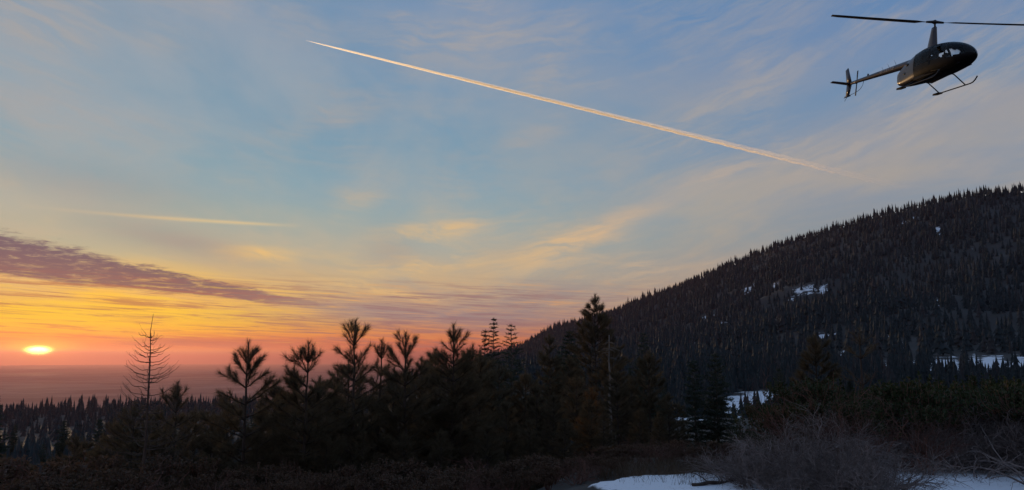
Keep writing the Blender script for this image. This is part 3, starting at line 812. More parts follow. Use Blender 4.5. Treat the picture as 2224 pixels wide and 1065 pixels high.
# pale dead trunk standing beside the big pine
def snag():
    x, y, z, g = top_at(1322, 728, 29.0); h = z - g
    rg = np.random.default_rng(311); tr, br = Acc(), Acc()
    TP = np.stack([rg.normal(0, .02, 10), rg.normal(0, .02, 10), np.linspace(0, h, 10)], -1)
    tr.tube(TP, np.linspace(.075, .02, 10), 6)
    for k in range(26):
        zz = rg.uniform(.3, .98) * h; a = rg.uniform(0, 6.28); o = np.array([math.cos(a), math.sin(a), 0])
        br.tube(curve_pts([0, 0, zz], o + [0, 0, .1], o + [0, 0, -.4], rg.uniform(.2, .7), 5), np.linspace(.012, .004, 5), 3)
    t = empty('dead_tree', (x, y, g), 'thin pale dead trunk standing right of the biggest pine', 'tree')
    obj('trunk', tr.mesh('snag_trunk'), BARK_PALE, t); obj('bough', br.mesh('snag_boughs'), BARK_PALE, t)
snag()

# ------------------------------------------------------------------ brush
def twig_shrub(seed, rad, h, n_stem, lean=(0, 0), dens=1.0, base_w=.07):
    """forked bare twigs rising from a root, with a few dead leaves left on"""
    rg = np.random.default_rng(seed); A, D = Acc(), Acc()
    def grow(p, d, L, r, lvl):
        n = 5 if lvl < 2 else 3
        d1 = norm(d + rg.normal(0, .38, 3) + np.array([0, 0, rg.uniform(-.55, .15)]) * (0.35 + .4 * lvl))
        P = curve_pts(p, d, d1, L, n); P[1:] += rg.normal(0, .022 * L, (n - 1, 3))
        P[:, 2] = np.maximum(P[:, 2], .02)
        A.tube(P, np.linspace(r, r * .6, n), 5 if lvl == 0 else 3, rg.uniform(0, 1), cap=False)
        if lvl < 3:
            for q in range(max(2, int((6, 5, 3)[lvl] * dens))):
                fs = rg.uniform(.22, 1) if q else 1.0; sp, sd = interp_pts(P, np.array([fs])); sd = norm(sd[0])
                sidew = norm(np.cross(sd, rg.normal(size=3)))
                grow(sp[0], norm(sd + sidew * rg.uniform(.35, 1.1)), L * rg.uniform(.35, .68), r * rg.uniform(.42, .62), lvl + 1)
        elif rg.uniform() < .10:
            D.leaves(P[-1:] + 0, rg.normal(0, 1, (1, 3)), .04, .022, rg, rg.uniform(0, 1))
    for k in range(n_stem):
        a = rg.uniform(0, 6.28); q = rg.uniform(0, 1) ** .5
        p = np.array([math.cos(a) * base_w * rad * q, math.sin(a) * base_w * rad * q, -.05])
        d = norm(np.array([math.cos(a) * q * rad * .9 + lean[0], math.sin(a) * q * rad * .9 + lean[1], h * .95]))
        grow(p, d, math.hypot(h, q * rad) * rg.uniform(.55, .85), rg.uniform(.010, .022), 0)
    return A.mesh('shrub_twigs'), D.mesh('dead_leaves')
def leaf_shrub(seed, rad, h, n_leaf, ll=.05):
    """evergreen shrub: uneven dome of small upright leaves on crooked stems"""
    rg = np.random.default_rng(seed); W, Lf = Acc(), Acc()
    lobes = [(rg.uniform(-.6, .6) * rad, rg.uniform(-.6, .6) * rad, rg.uniform(.45, .85) * h, rg.uniform(.28, .5) * rad) for _ in range(9)]
    for (lx, ly, lz, lr) in lobes:
        P = curve_pts([lx * .15, ly * .15, -.05], [lx * .4, ly * .4, h], [lx, ly, h * .7], math.hypot(math.hypot(lx, ly), lz), 7)
        W.tube(P, np.linspace(.022, .006, 7), 4)
        nn = n_leaf // 9; tips = int(nn / 14)
        for q in range(tips):
            v = norm(rg.normal(size=3)); v[2] = abs(v[2]) * .9 - .25; c = np.array([lx, ly, lz]) + v * lr * rg.uniform(.35, 1.1) * np.array([1, 1, .8])
            if c[2] < .05: continue
            S = curve_pts(c - norm(v + [0, 0, .4]) * .18, v + [0, 0, .6], [0, 0, 1], .22, 4); W.tube(S, [.004, .004, .003, .002], 3)
            u = rg.uniform(.1, 1, 14); b, d = interp_pts(S, u)
            dd = rg.normal(0, 1, (14, 3)); dd[:, 2] = np.abs(dd[:, 2]) * .8 + .5
            Lf.leaves(b, dd, ll * rg.uniform(.7, 1.2, 14), ll * .55, rg, np.clip(rg.uniform(.1, .9) + rg.normal(0, .12, 14), 0, 1))
    return W.mesh('shrub_stems'), Lf.mesh('shrub_leaves')

TS = [twig_shrub(401, 1.1, 1.35, 13), twig_shrub(402, 1.2, 1.15, 13), twig_shrub(403, .9, 1.5, 11), twig_shrub(404, 1.5, 1.05, 8, dens=.62)]
LS = [leaf_shrub(411, 1.15, 1.5, 5200), leaf_shrub(412, 1.3, 1.25, 5600), leaf_shrub(413, .9, 1.6, 4600)]
def crown_top(me):
    a = np.empty(len(me.vertices) * 3, dtype=np.float32); me.vertices.foreach_get('co', a); return float(np.percentile(a[2::3], 98.5))
REF = {f't{k}': crown_top(m[0]) for k, m in enumerate(TS)}; REF.update({f'l{k}': crown_top(m[1]) for k, m in enumerate(LS)})
def gpos(px, dist):
    d = ray(px, 900); h = math.hypot(d.x, d.y); x, y = d.x / h * dist, d.y / h * dist
    return x, y, float(H(x, y)) - .03
rb = random.Random(9)
s0 = {}
def shrub(kind, px, dist, top_py, label, group, mats, wide=1.0, name='bare_shrub'):
    """shrub at a distance, its crown reaching the picture height top_py"""
    x, y, g = gpos(px, dist); d = ray(px, top_py); z = EYE + d.z / math.hypot(d.x, d.y) * dist
    ref = REF[kind[:2]]
    s = max(.25, (z - g) / ref); rz = rb.uniform(0, 6.28)
    key = kind + mats[0].name
    sc = (s * wide, s * wide, s)
    if key in s0: return copy_thing(s0[key], (x, y, g), rz, sc, label, group)
    k = int(kind[1]); t = empty(name, (x, y, g), label, 'shrub', group, rz); t.scale = sc
    if kind[0] == 't':
        me, de = TS[k][0].copy(), TS[k][1].copy(); me.materials.clear(); obj('stem', me, mats[0], t, kind='stuff'); obj('dead_foliage', de, LEAF_RED, t, kind='stuff')
    else:
        a, b = LS[k][0].copy(), LS[k][1].copy(); a.materials.clear(); b.materials.clear()
        obj('stem', a, mats[0], t, kind='stuff'); obj('foliage', b, mats[1], t, kind='stuff')
    s0[key] = t
    return t
# evergreen shrubs at the back
for i, (px, dist, py) in enumerate([(1630, 13.0, 925), (1700, 13.5, 880), (1770, 14.0, 850), (1835, 14.5, 838), (1900, 14.0, 830), (1965, 14.5, 842), (2035, 16.6, 838), (2100, 16.8, 835), (2170, 16.9, 835), (2235, 16.8, 828), (2310, 14, 830), (1660, 12.2, 945), (1990, 15, 870), (1880, 12.9, 868), (2120, 15.2, 862), (1780, 12.8, 880), (2225, 15.4, 862)]):
    shrub(f'l{i % 3}', px, dist, py, 'green leafy evergreen shrub at the back of the brush', 'evergreen shrubs behind the bare brush', (TWIG_RED, LEAF), rb.uniform(.95, 1.25), 'evergreen_shrub')
# bare brush before them
for i, (px, dist, py) in enumerate([(1660, 11.2, 935), (1720, 11.4, 905), (1790, 11.6, 890), (1860, 11.8, 900), (1935, 13.6, 905), (2000, 14.5, 905), (2070, 14.8, 890), (2140, 14.9, 880), (2210, 15, 890), (2280, 15, 880),
                                    (1640, 10.4, 985), (1700, 10.4, 965), (1770, 10.3, 955), (1840, 10.5, 960), (1900, 11.6, 965), (1810, 9.9, 1000), (1865, 10.0, 1005), (1720, 9.9, 1010), (1660, 9.9, 1025), (1965, 13.4, 950), (2050, 13.9, 935), (2160, 14.2, 915), (2240, 14.2, 920)]):
    shrub(f't{i % 3}', px, dist, py, 'leafless grey-brown shrub of tangled twigs in the brush', 'leafless shrubs in the brush', (TWIG,), rb.uniform(.9, 1.2), 'bare_shrub')
for i, (px, dist, py) in enumerate([(1755, 12.4, 830), (1870, 12.2, 900), (2010, 13.0, 880), (1800, 11.6, 880)]):
    shrub(f't{(i * 2) % 4}red', px, dist, py, 'reddish leafless shrub with upright twigs among the grey brush', 'reddish shrubs in the brush', (TWIG_RED,), .8, 'bare_shrub')
for i in range(26):
    far_ = i % 3 == 2
    px, dist, py = (rb.uniform(1950, 2300), rb.uniform(14.4, 15.6), rb.uniform(885, 935)) if far_ else (rb.uniform(1600, 1915), rb.uniform(9.8, 11.3), rb.uniform(945, 1020))
    shrub(f't{i % 3}', px, dist, py, 'leafless grey-brown shrub of tangled twigs in the brush', 'leafless shrubs in the brush', (TWIG,), rb.uniform(1.2, 1.7), 'bare_shrub')
# arching stems over the snow at the right edge
for i, (px, dist, py) in enumerate([(2110, 13.2, 950), (2250, 12.6, 900)]):
    shrub('t3', px, dist, py, 'leafless shrub arching dark stems over the snow patch', 'shrubs arching over the snow', (TWIG,), 1.05, 'bare_shrub')
# low reddish brush along the bottom and between pine feet
lowspots = [(620, 10.6, 1048), (690, 10.8, 1040), (760, 10.8, 1045), (840, 11.0, 1046), (910, 11.0, 1040), (980, 11.2, 1042), (1050, 11.2, 1035), (1120, 11.3, 1022), (1190, 11.4, 1015), (1250, 11.5, 1025), (1310, 11.8, 1032),
            (540, 10.6, 1060), (460, 11, 1052), (1390, 13.6, 1012), (1460, 14, 1010), (1530, 14, 1008), (1590, 13.5, 1005), (1330, 13, 1010), (1270, 13, 1000), (1200, 13, 995), (1100, 13, 1000), (1000, 13, 1005), (900, 12.6, 1012), (800, 12.4, 1015), (700, 12.4, 1018), (600, 12.5, 1020), (500, 12.6, 1030), (400, 13, 1020), (300, 13.5, 1010), (200, 14, 1005), (100, 14.5, 1000), (20, 15, 1005), (1560, 16, 985), (1480, 16.5, 985), (1400, 16, 990), (1350, 12.6, 1030), (1420, 12.9, 1025), (1490, 13.1, 1024), (1560, 13.1, 1022), (1610, 12.8, 1015), (1440, 15, 1000), (1520, 15.2, 1000), (1600, 15, 995), (1360, 14.5, 1002),
            (380, 11.5, 1062), (280, 12, 1055), (180, 12.5, 1050), (80, 13, 1050), (0, 12.5, 1055)]
for i, (px, dist, py) in enumerate(lowspots):
    if i % 3: shrub(f'l{i % 3}low', px, dist, py, 'low brown-leaved shrub at the foot of the pines', 'low shrubs at the foot of the pines', (TWIG_RED, LEAF_RED), rb.uniform(1.2, 1.8), 'low_shrub')
    else: shrub(f't{i % 4}low', px, dist, py, 'low leafless reddish shrub at the foot of the pines', 'low leafless shrubs at the foot of the pines', (TWIG_RED,), rb.uniform(1.2, 1.7), 'low_shrub')

# fallen branch on the snow, stalks poking through it
def snow_bits():
    rg = np.random.default_rng(501); A = Acc()
    p0, p1 = hit(1505, 1066, 5), hit(1640, 1046, 5)
    P = np.linspace(np.array(p0), np.array(p1), 9); P[:, 2] = H(P[:, 0], P[:, 1]) + .07; P[1:-1] += rg.normal(0, .02, (7, 3))
    A.tube(P, np.linspace(.022, .035, 9), 6)
    for k in range(5):
        A.tube(curve_pts(P[2 + k], [rg.normal(0, .5), .4, .5], [rg.normal(0, .5), .3, .2], rg.uniform(.1, .3), 4), np.linspace(.01, .004, 4), 3)
    t = obj('fallen_branch', A.mesh('fallen_branch'), BARK, label='dark fallen branch lying across the snow patch', category='branch')
    G = Acc()
    for k in range(420):
        px = rg.uniform(1340, 1620); py = rg.choice([rg.uniform(1026, 1042), rg.uniform(1030, 1046), rg.uniform(1040, 1064)])
        q = hit(px, py, 5, 40)
        if q is None: continue
        n = rg.integers(2, 5)
        G.blades(np.repeat(np.array([[q.x, q.y, q.z - .02]]), n, 0) + rg.normal(0, .015, (n, 3)) * [1, 1, 0], rg.normal(0, .35, (n, 3)) + [0, 0, 1], rg.uniform(.06, .26, n), .007, rg, rg.uniform(0, 1, n))
    for k in range(900):
        q = hit(rg.uniform(1180, 1640), rg.uniform(1000, 1044), 5, 40)
        if q is None: continue
        n = rg.integers(3, 7)
        G.blades(np.repeat(np.array([[q.x, q.y, q.z - .02]]), n, 0) + rg.normal(0, .03, (n, 3)) * [1, 1, 0], rg.normal(0, .45, (n, 3)) + [0, 0, 1], rg.uniform(.10, .34, n), .008, rg, rg.uniform(0, .6, n))
    for k in range(160):
        px = rg.uniform(1900, 2240); py = rg.uniform(990, 1066); q = hit(px, py, 5, 40)
        if q is None: continue
        G.blades(np.array([[q.x, q.y, q.z - .02]]), rg.normal(0, .5, (1, 3)) + [0, 0, 1], rg.uniform(.1, .35, 1), .007, rg, .3)
    obj('dry_grass', G.mesh('dry_grass'), GRASS, kind='stuff', label='dry stalks and grass poking through and round the snow', category='grass')
snow_bits()

# ------------------------------------------------------------------ helicopter (local: +x nose, +y left, +z up, mast over the origin, skids on z = 0)
def paint(name, c, rough=0.3, coat=0.6, metal=0.0, spec=0.5):
    m, nt, bs = new_mat(name)
    n = noise(nt, obj_pos(nt), 2.5, 5, 0.6)
    nt.links.new(mix(nt, n, tuple(v * .8 for v in c) + (1,), tuple(v * 1.15 for v in c) + (1,)), bs.inputs['Base Color'])
    bs.inputs['Roughness'].default_value = rough; bs.inputs['Coat Weight'].default_value = coat; bs.inputs['Coat Roughness'].default_value = 0.12
    bs.inputs['Metallic'].default_value = metal; bs.inputs['Specular IOR Level'].default_value = spec
    return m
HB = paint('black_paint', (0.005, 0.005, 0.007), .5, .03, spec=.15)
HC = paint('charcoal_paint', (0.060, 0.052, 0.060), .34, .35, spec=.35)
HM = paint('dark_metal', (0.02, 0.02, 0.022), .5, .0)
HS = paint('seat_cloth', (0.012, 0.012, 0.013), .9, .0)
HP = paint('pale_lettering', (0.55, 0.52, 0.50), .6, .0)
def glass_mat():
    m = bpy.data.materials.new('tinted_glass'); m.use_nodes = True; nt = m.node_tree; bs = nt.nodes['Principled BSDF']
    tr = nt.nodes.new('ShaderNodeBsdfTransparent'); tr.inputs[0].default_value = (0.90, 0.92, 0.93, 1)
    gl = nt.nodes.new('ShaderNodeBsdfGlossy'); gl.inputs['Roughness'].default_value = 0.03
    fr = nt.nodes.new('ShaderNodeFresnel'); fr.inputs[0].default_value = 1.30
    ms = nt.nodes.new('ShaderNodeMixShader'); nt.links.new(fr.outputs[0], ms.inputs[0]); nt.links.new(tr.outputs[0], ms.inputs[1]); nt.links.new(gl.outputs[0], ms.inputs[2])
    nt.nodes.remove(bs); nt.links.new(ms.outputs[0], nt.nodes['Material Output'].inputs['Surface'])
    return m
HG = glass_mat()

def solid(A, v, faces, a=0.5):
    T = []
    for f in faces:
        for i in range(1, len(f) - 1): T.append((f[0], f[i], f[i + 1]))
    A.add(v, T, a)
def slab(A, pts, thick, axis):
    """flat outline pulled out by thickness along an axis, pinched at the ends for an aerofoil feel"""
    P = np.asarray(pts, float); n = len(P); d = np.zeros(3); d[axis] = thick / 2
    V = np.concatenate([P + d, P - d])
    solid(A, V, [list(range(n)), list(range(2 * n - 1, n - 1, -1))] + [[i, n + i, n + (i + 1) % n, (i + 1) % n] for i in range(n)])

def helicopter():
    # fuselage stations: x, z bottom, z top, half width, squareness
    st = np.array([(2.46, .90, 1.00, .05), (2.40, .78, 1.16, .20), (2.25, .66, 1.34, .34), (2.0, .56, 1.54, .46), (1.7, .49, 1.71, .55), (1.35, .45, 1.85, .61), (1.0, .42, 1.94, .64), (.6, .41, 2.0, .655),
                   (.2, .41, 2.03, .655), (-.2, .41, 2.03, .64), (-.6, .42, 1.97, .60), (-.8, .43, 1.92, .57), (-1.1, .45, 1.82, .51), (-1.4, .47, 1.72, .45), (-1.7, .50, 1.60, .39), (-2.0, .55, 1.42, .33), (-2.15, .62, 1.30, .28)])
    x = np.linspace(st[0, 0], st[-1, 0], 92)
    xs, o = st[::-1, 0], st[::-1]
    zb, zt, hw = (np.interp(x, xs, o[:, k]) for k in (1, 2, 3))
    def sm(a):
        k = np.array([1, 2, 3, 2, 1]) / 9.0; b = np.convolve(np.pad(a, 2, mode='edge'), k, 'valid'); b[0] = a[0]; b[1] = (a[1] + b[1]) / 2; return b
    zb, zt, hw = sm(zb), sm(zt), sm(hw)
    M = 64; th = np.linspace(0, 2 * math.pi, M, endpoint=False)
    ex = np.interp(x, [-2.2, -.8, .5, 2.4], [.62, .72, .80, 1.0])[:, None]
    cs, sn = np.cos(th)[None], np.sin(th)[None]
    yy = hw[:, None] * np.sign(cs) * np.abs(cs) ** ex
    z0 = (zb + (zt - zb) * .44)[:, None]
    zz = np.where(sn > 0, z0 + (zt[:, None] - z0) * np.abs(sn) ** ex, z0 - (z0 - zb[:, None]) * np.abs(sn) ** ex)
    V = np.stack([np.repeat(x[:, None], M, 1), yy, zz], -1)
    n = len(x)
    i = np.arange(n - 1)[:, None] * M; j = np.arange(M)[None]; k = (j + 1) % M
    Q = np.stack([i + j, i + k, i + M + k, i + M + j], -1).reshape(-1, 4)
    F = V.reshape(-1, 3)[Q].mean(1)
    fx, fy, fz = F[:, 0], F[:, 1], F[:, 2]
    side = np.abs(fy) > 0.30
    belt = 1.10 + .03 * fx
    screen = (fx > 1.32) & (fz > .98 + (2.46 - fx) * .02) & ~((np.abs(fy) < .03))
    fdoor = (fx > .42) & (fx < 1.26) & (fz > belt) & (fz < 1.83 - .10 * np.maximum(fx - .5, 0)) & side
    rdoor = (fx > -.62) & (fx < .30) & (fz > belt) & (fz < 1.84) & side
    roofwin = (fx > .75) & (fx < 1.28) & (np.abs(fy) < .26) & (np.abs(fy) > .05) & (fz > 1.5)
    glass = screen | fdoor | rdoor | roofwin
    cowl = (fx < -.72) & (fz > .62 + .05 * fx)
    base = empty('helicopter', (0, 0, 0), 'small dark four-seat helicopter with two-blade rotor flying above the hill', 'helicopter')
    def part(name, sel, mat, parent=base, shift=0.0):
        q = Q[sel]; ids, inv = np.unique(q, return_inverse=True)
        v = V.reshape(-1, 3)[ids]
        me = mesh_np(name, v, quads=inv.reshape(-1, 4)[:, ::-1], smooth=True)
        return obj(name, me, mat, parent)
    body = part('body', ~(glass | cowl), HB)
    cw = part('engine_cowl', cowl & ~glass, HC)
    part('windscreen', screen, HG); 
    for s in (-1, 1):
        part('door_window', fdoor & (fy * s > 0), HG, body); part('door_window', rdoor & (fy * s > 0), HG, body)
    part('roof_window', roofwin, HG)
    def build(name, A, mat, parent=base, smooth=False):
        me = A.mesh(name)
        if smooth: me.polygons.foreach_set('use_smooth', np.ones(len(me.polygons), dtype=bool))
        return obj(name, me, mat, parent)
    # rear cap of the cowl
    A = Acc(); e = V[-1]; c = e.mean(0) + [-.05, 0, 0]
    A.add(np.concatenate([e, [c]]), [(M, q, (q + 1) % M) for q in range(M)]); build('rear_panel', A, HC, cw)
    # intake and vent openings on both cowl sides
    for s in (-1, 1):
        for (vx, vz, l) in ((-1.25, 1.42, .075), (-1.45, 1.02, .06)):
            h_ = float(np.interp(-vx, -x, hw)) * .93
            A = Acc(); a = np.linspace(0, 2 * math.pi, 10, endpoint=False)
            ring = np.stack([vx + l * np.cos(a) * 1.5, np.full(10, s * (h_ + .035)), vz + l * np.sin(a)], -1); slab(A, ring, .02, 1); build('vent', A, HM, cw)
    # cabin floor, bulkhead, seats, panel
    A = Acc(); solid(A, [(-.72, -.55, .45), (1.9, -.36, .62), (1.9, .36, .62), (-.72, .55, .45), (-.72, -.55, .6), (1.9, -.36, .66), (1.9, .36, .66), (-.72, .55, .6)], [(0, 1, 2, 3), (4, 7, 6, 5), (0, 4, 5, 1), (3, 2, 6, 7), (1, 5, 6, 2), (0, 3, 7, 4)]); build('cabin_floor', A, HS)
    A = Acc(); slab(A, [(-.70, y_, z_) for y_, z_ in ((-.50, .5), (.50, .5), (.54, 1.3), (.46, 1.78), (.2, 1.9), (-.2, 1.9), (-.46, 1.78), (-.54, 1.3))], .05, 0); build('bulkhead', A, HS)
    for sx in (.62, -.42):
        for sy in (-.29, .29):
            A = Acc()
            prof = [(0, .62), (.48, .66), (.50, .84), (.08, .82), (-.03, 1.38), (.0, 1.62), (-.10, 1.64), (-.14, 1.38)]
            P = [(sx - .12 + a_, sy, b_) for a_, b_ in prof]
            for lo, hi in (((0, 1, 2, 3), .44), ((0, 3, 4, 7), .42), ((4, 5, 6, 7), .24)):
                slab(A, [P[q] for q in lo], hi, 1)
            build('seat', A, HS)
    A = Acc(); slab(A, [(1.62, 0, .6), (2.0, 0, .7), (1.95, 0, 1.12), (1.72, 0, 1.2), (1.6, 0, .95)], .34, 1); build('instrument_panel', A, HS)
    A = Acc(); A.tube([(1.0, 0, .62), (1.05, 0, 1.0), (.98, 0, 1.22), (.98, .36, 1.2), (.98, .38, 1.1)], .02, 6); A.tube([(.98, 0, 1.22), (.98, -.36, 1.2), (.98, -.38, 1.1)], .02, 6); build('control_stick', A, HM)
    # door seams, both sides: thin raised strips round each door
    def on_side(px_, pz_, s):
        i_ = int(np.argmin(np.abs(x - px_))); col_ = V[i_]; ok_ = col_[:, 1] * s > 0; k_ = np.argmin(np.abs(col_[:, 2] - pz_) + (~ok_) * 9); q_ = col_[k_].copy(); q_[1] += s * .006; return q_
    for s in (-1, 1):
        for (xa, xb) in ((.36, 1.30), (-.68, .34)):
            loop = [(xa, .62), (xa, 1.0), (xa, 1.4), (xa, 1.80), ((xa + xb) / 2, 1.86), (xb, 1.72 if xb > 1 else 1.82), (xb, 1.4), (xb, 1.0), (xb, .66), ((xa + xb) / 2, .58), (xa, .62)]
            A = Acc(); A.tube([on_side(a_, b_, s) for a_, b_ in loop], .010, 4); build('door_seam', A, HM, body)
    # tail boom
    A = Acc(); bx = np.linspace(-.95, -6.05, 12); bz = np.linspace(1.62, 1.84, 12)
    A.tube(np.stack([bx, np.zeros(12), bz], -1), np.interp(bx, [-6.05, -2.2, -.95], [.085, .185, .21]), 18); boom = build('tail_boom', A, HC, smooth=True)
    for ax_, hh in ((-2.55, .34), (-3.05, .26), (-3.5, .20)):
        A = Acc(); zz_ = float(np.interp(-ax_, [.95, 6.05], [1.62, 1.84])) + .15
        A.tube([(ax_, 0, zz_ - .04), (ax_ - .10, 0, zz_ + hh * .6), (ax_ - .18, 0, zz_ + hh)], [.010, .007, .004], 5); build('antenna', A, HM, boom)
    A = Acc(); slab(A, [(-4.62, 0, 1.86), (-4.78, 0, 1.86), (-4.74, 0, 2.02), (-4.66, 0, 2.0)], .03, 1); build('beacon', A, HM, boom)
    # faint marks of a registration on the right side of the boom (too soft in the photograph to read)
    for q, cx_ in enumerate((-2.62, -2.86, -3.08, -3.30, -3.52)):
        A = Acc(); rr = float(np.interp(-cx_, [.95, 2.2, 6.05], [.21, .185, .085])); zc = float(np.interp(-cx_, [.95, 6.05], [1.62, 1.84]))
        for dx_, w_ in ((-.055, .026), (.05, .026)) if q % 2 else ((-.06, .024), (0.0, .03), (.055, .022)):
            slab(A, [(cx_ + dx_, -rr - .004, zc - .075), (cx_ + dx_ + w_, -rr - .004, zc - .075), (cx_ + dx_ + w_, -rr - .002, zc + .085), (cx_ + dx_, -rr - .002, zc + .085)], .008, 1)
        build('lettering', A, HP, boom)
    # fins, stabiliser
    def fin(name, pts, t, axis): A = Acc(); slab(A, pts, t, axis); return build(name, A, HC)
    fin('upper_fin', [(-6.02, 0, 1.80), (-6.42, 0, 1.80), (-6.56, 0, 2.70), (-6.36, 0, 2.80)], .05, 1)
    fin('lower_fin', [(-6.02, 0, 1.86), (-6.42, 0, 1.86), (-6.50, 0, 1.16), (-6.24, 0, 1.16)], .05, 1)
    fin('stabiliser', [(-6.02, .06, 1.83), (-6.40, .06, 1.83), (-6.46, -1.08, 1.83), (-6.20, -1.12, 1.83)], .045, 2)
    fin('fin_tip_plate', [(-6.16, -.05, 1.15), (-6.58, -.05, 1.15), (-6.58, .05, 1.15), (-6.16, .05, 1.15)], .05, 2)
    A = Acc()
    A.tube([(-6.35, 0, 1.14), (-6.52, 0, 1.02), (-6.6, 0, .92)], .012, 5); A.tube([(-6.48, -.04, 1.14), (-6.6, -.06, 1.06)], .010, 5)
    t_ = np.linspace(0, 1, 14); q0, q1, q2, q3 = (np.array(v) for v in ((-5.05, 0, 1.72), (-5.1, 0, 1.25), (-5.5, 0, 1.2), (-6.3, 0, 1.17)))
    Bz = ((1 - t_) ** 3)[:, None] * q0 + (3 * t_ * (1 - t_) ** 2)[:, None] * q1 + (3 * t_ ** 2 * (1 - t_))[:, None] * q2 + (t_ ** 3)[:, None] * q3
    A.tube(Bz, .013, 6); build('tail_skid', A, HM)
    # tail rotor on the left side, at rest
    A = Acc(); A.tube([(-5.92, .02, 1.84), (-5.92, .26, 1.84)], [.06, .045], 10); hubt = build('tail_rotor_hub', A, HM)
    for s in (-1, 1):
        A = Acc(); d = np.array([.10, 0, 1.0]) * s; d = d / np.linalg.norm(d); p = np.array([-.99, 0, .10]); b0 = np.array([-5.92, .24, 1.84])
        slab(A, [b0 + d * .05 + p * .03, b0 + d * .70 + p * .06, b0 + d * .72 - p * .04, b0 + d * .05 - p * .04], .014, 1); build('tail_rotor_blade', A, HM)
    # mast fairing, mast, hub, blades
    A = Acc(); rings = []
    zs_ = np.linspace(1.92, 3.02, 8)
    for z_ in zs_:
        f = (z_ - 1.92) / 1.1; fr_, bk = .16 - .06 * f, -.50 + .30 * f; tk = .13 - .05 * f; a = np.linspace(0, 2 * math.pi, 16, endpoint=False)
        cx_ = (fr_ + bk) / 2; rings.append(np.stack([cx_ + (fr_ - bk) / 2 * np.cos(a), tk * np.sin(a) * (1 + .25 * np.cos(a)), np.full(16, z_)], -1))
    Vr = np.concatenate(rings); T = []
    for r_ in range(7):
        for q in range(16):
            a_, b_ = r_ * 16 + q, r_ * 16 + (q + 1) % 16; T += [(a_, b_, b_ + 16), (a_, b_ + 16, a_ + 16)]
    T += [(112, 112 + q, 113 + q) for q in range(1, 15)]
    A.add(Vr, T); build('mast_fairing', A, HC, smooth=True)
    A = Acc(); A.tube([(0, 0, 2.9), (0, 0, 3.30)], .045, 10); build('mast', A, HM)
    hub = Acc(); ba = BLADE_ANGLE; bd = np.array([math.cos(ba), math.sin(ba), 0]); bn = np.array([-math.sin(ba), math.cos(ba), 0])
    hub.tube([np.array([0, 0, 3.22]) - bd * .0, np.array([0, 0, 3.38])], [.11, .06], 10)
    hub.tube([np.array([0, 0, 3.27]) - bd * .42, np.array([0, 0, 3.29]), np.array([0, 0, 3.27]) + bd * .42], [.05, .085, .05], 8); build('rotor_hub', hub, HM)
    for s in (-1, 1):
        A = Acc(); rr = np.array([.3, .6, .9, 2.0, 3.4, 4.7, 5.03]); ch = np.array([.05, .10, .27, .27, .27, .27, .22])
        sec = []
        for r_, c_ in zip(rr, ch):
            o_ = bd * s * r_ + np.array([0, 0, 3.27 + .012 * r_ + .0016 * r_ * r_])
            lead = bn * s; pit = R(9 - 1.3 * r_)
            u = lead * math.cos(pit) + np.array([0, 0, 1.0]) * math.sin(pit); w_ = np.cross(bd * s, u) 
            a = [(.3 * c_, 0), (.12 * c_, .06 * c_), (-.7 * c_, 0), (.12 * c_, -.06 * c_)]
            sec.append([o_ + u * p_ + w_ * q_ for p_, q_ in a])
        Vs = np.array(sec).reshape(-1, 3); T = []
        for r_ in range(len(rr) - 1):
            for q in range(4):
                a_, b_ = r_ * 4 + q, r_ * 4 + (q + 1) % 4; T += [(a_, b_, b_ + 4), (a_, b_ + 4, a_ + 4)]
        e_ = (len(rr) - 1) * 4; T += [(e_, e_ + 1, e_ + 2), (e_, e_ + 2, e_ + 3), (0, 2, 1), (0, 3, 2)]
        A.add(Vs, T); build('rotor_blade', A, HM)
    # landing gear
    for s in (-1, 1):
        A = Acc(); y_ = 1.09 * s
        A.tube([(-1.10, y_, .045), (-.5, y_, .04), (.5, y_, .04), (1.10, y_, .04), (1.25, y_, .07), (1.38, y_, .16), (1.50, y_, .30)], .032, 8); sk = build('skid', A, HM)
        A = Acc(); slab(A, [(-1.24, y_ - .01, .045), (-1.08, y_ - .14, .045), (-.74, y_ - .14, .045), (-.66, y_ - .05, .045), (-.66, y_ + .05, .045), (-.74, y_ + .14, .045), (-1.08, y_ + .14, .045)], .035, 2); build('skid_pad', A, HM, sk)
        for cx_, zz_ in ((.80, .50), (-.80, .50)):
            A = Acc(); A.tube([(cx_, .15 * s, zz_), (cx_, .42 * s, zz_ - .03), (cx_, y_, .05)], .028, 8); build('strut', A, HM)
    base.location = HELI_POS; base.rotation_euler = HELI_ROT
BLADE_ANGLE = R(73.8); HELI_POS = (20.66, 36.41, 14.71); HELI_ROT = (R(-2.7), R(4.3), R(-75.5))   # about 43 m off, nearly level, nose towards the viewer's right
helicopter()

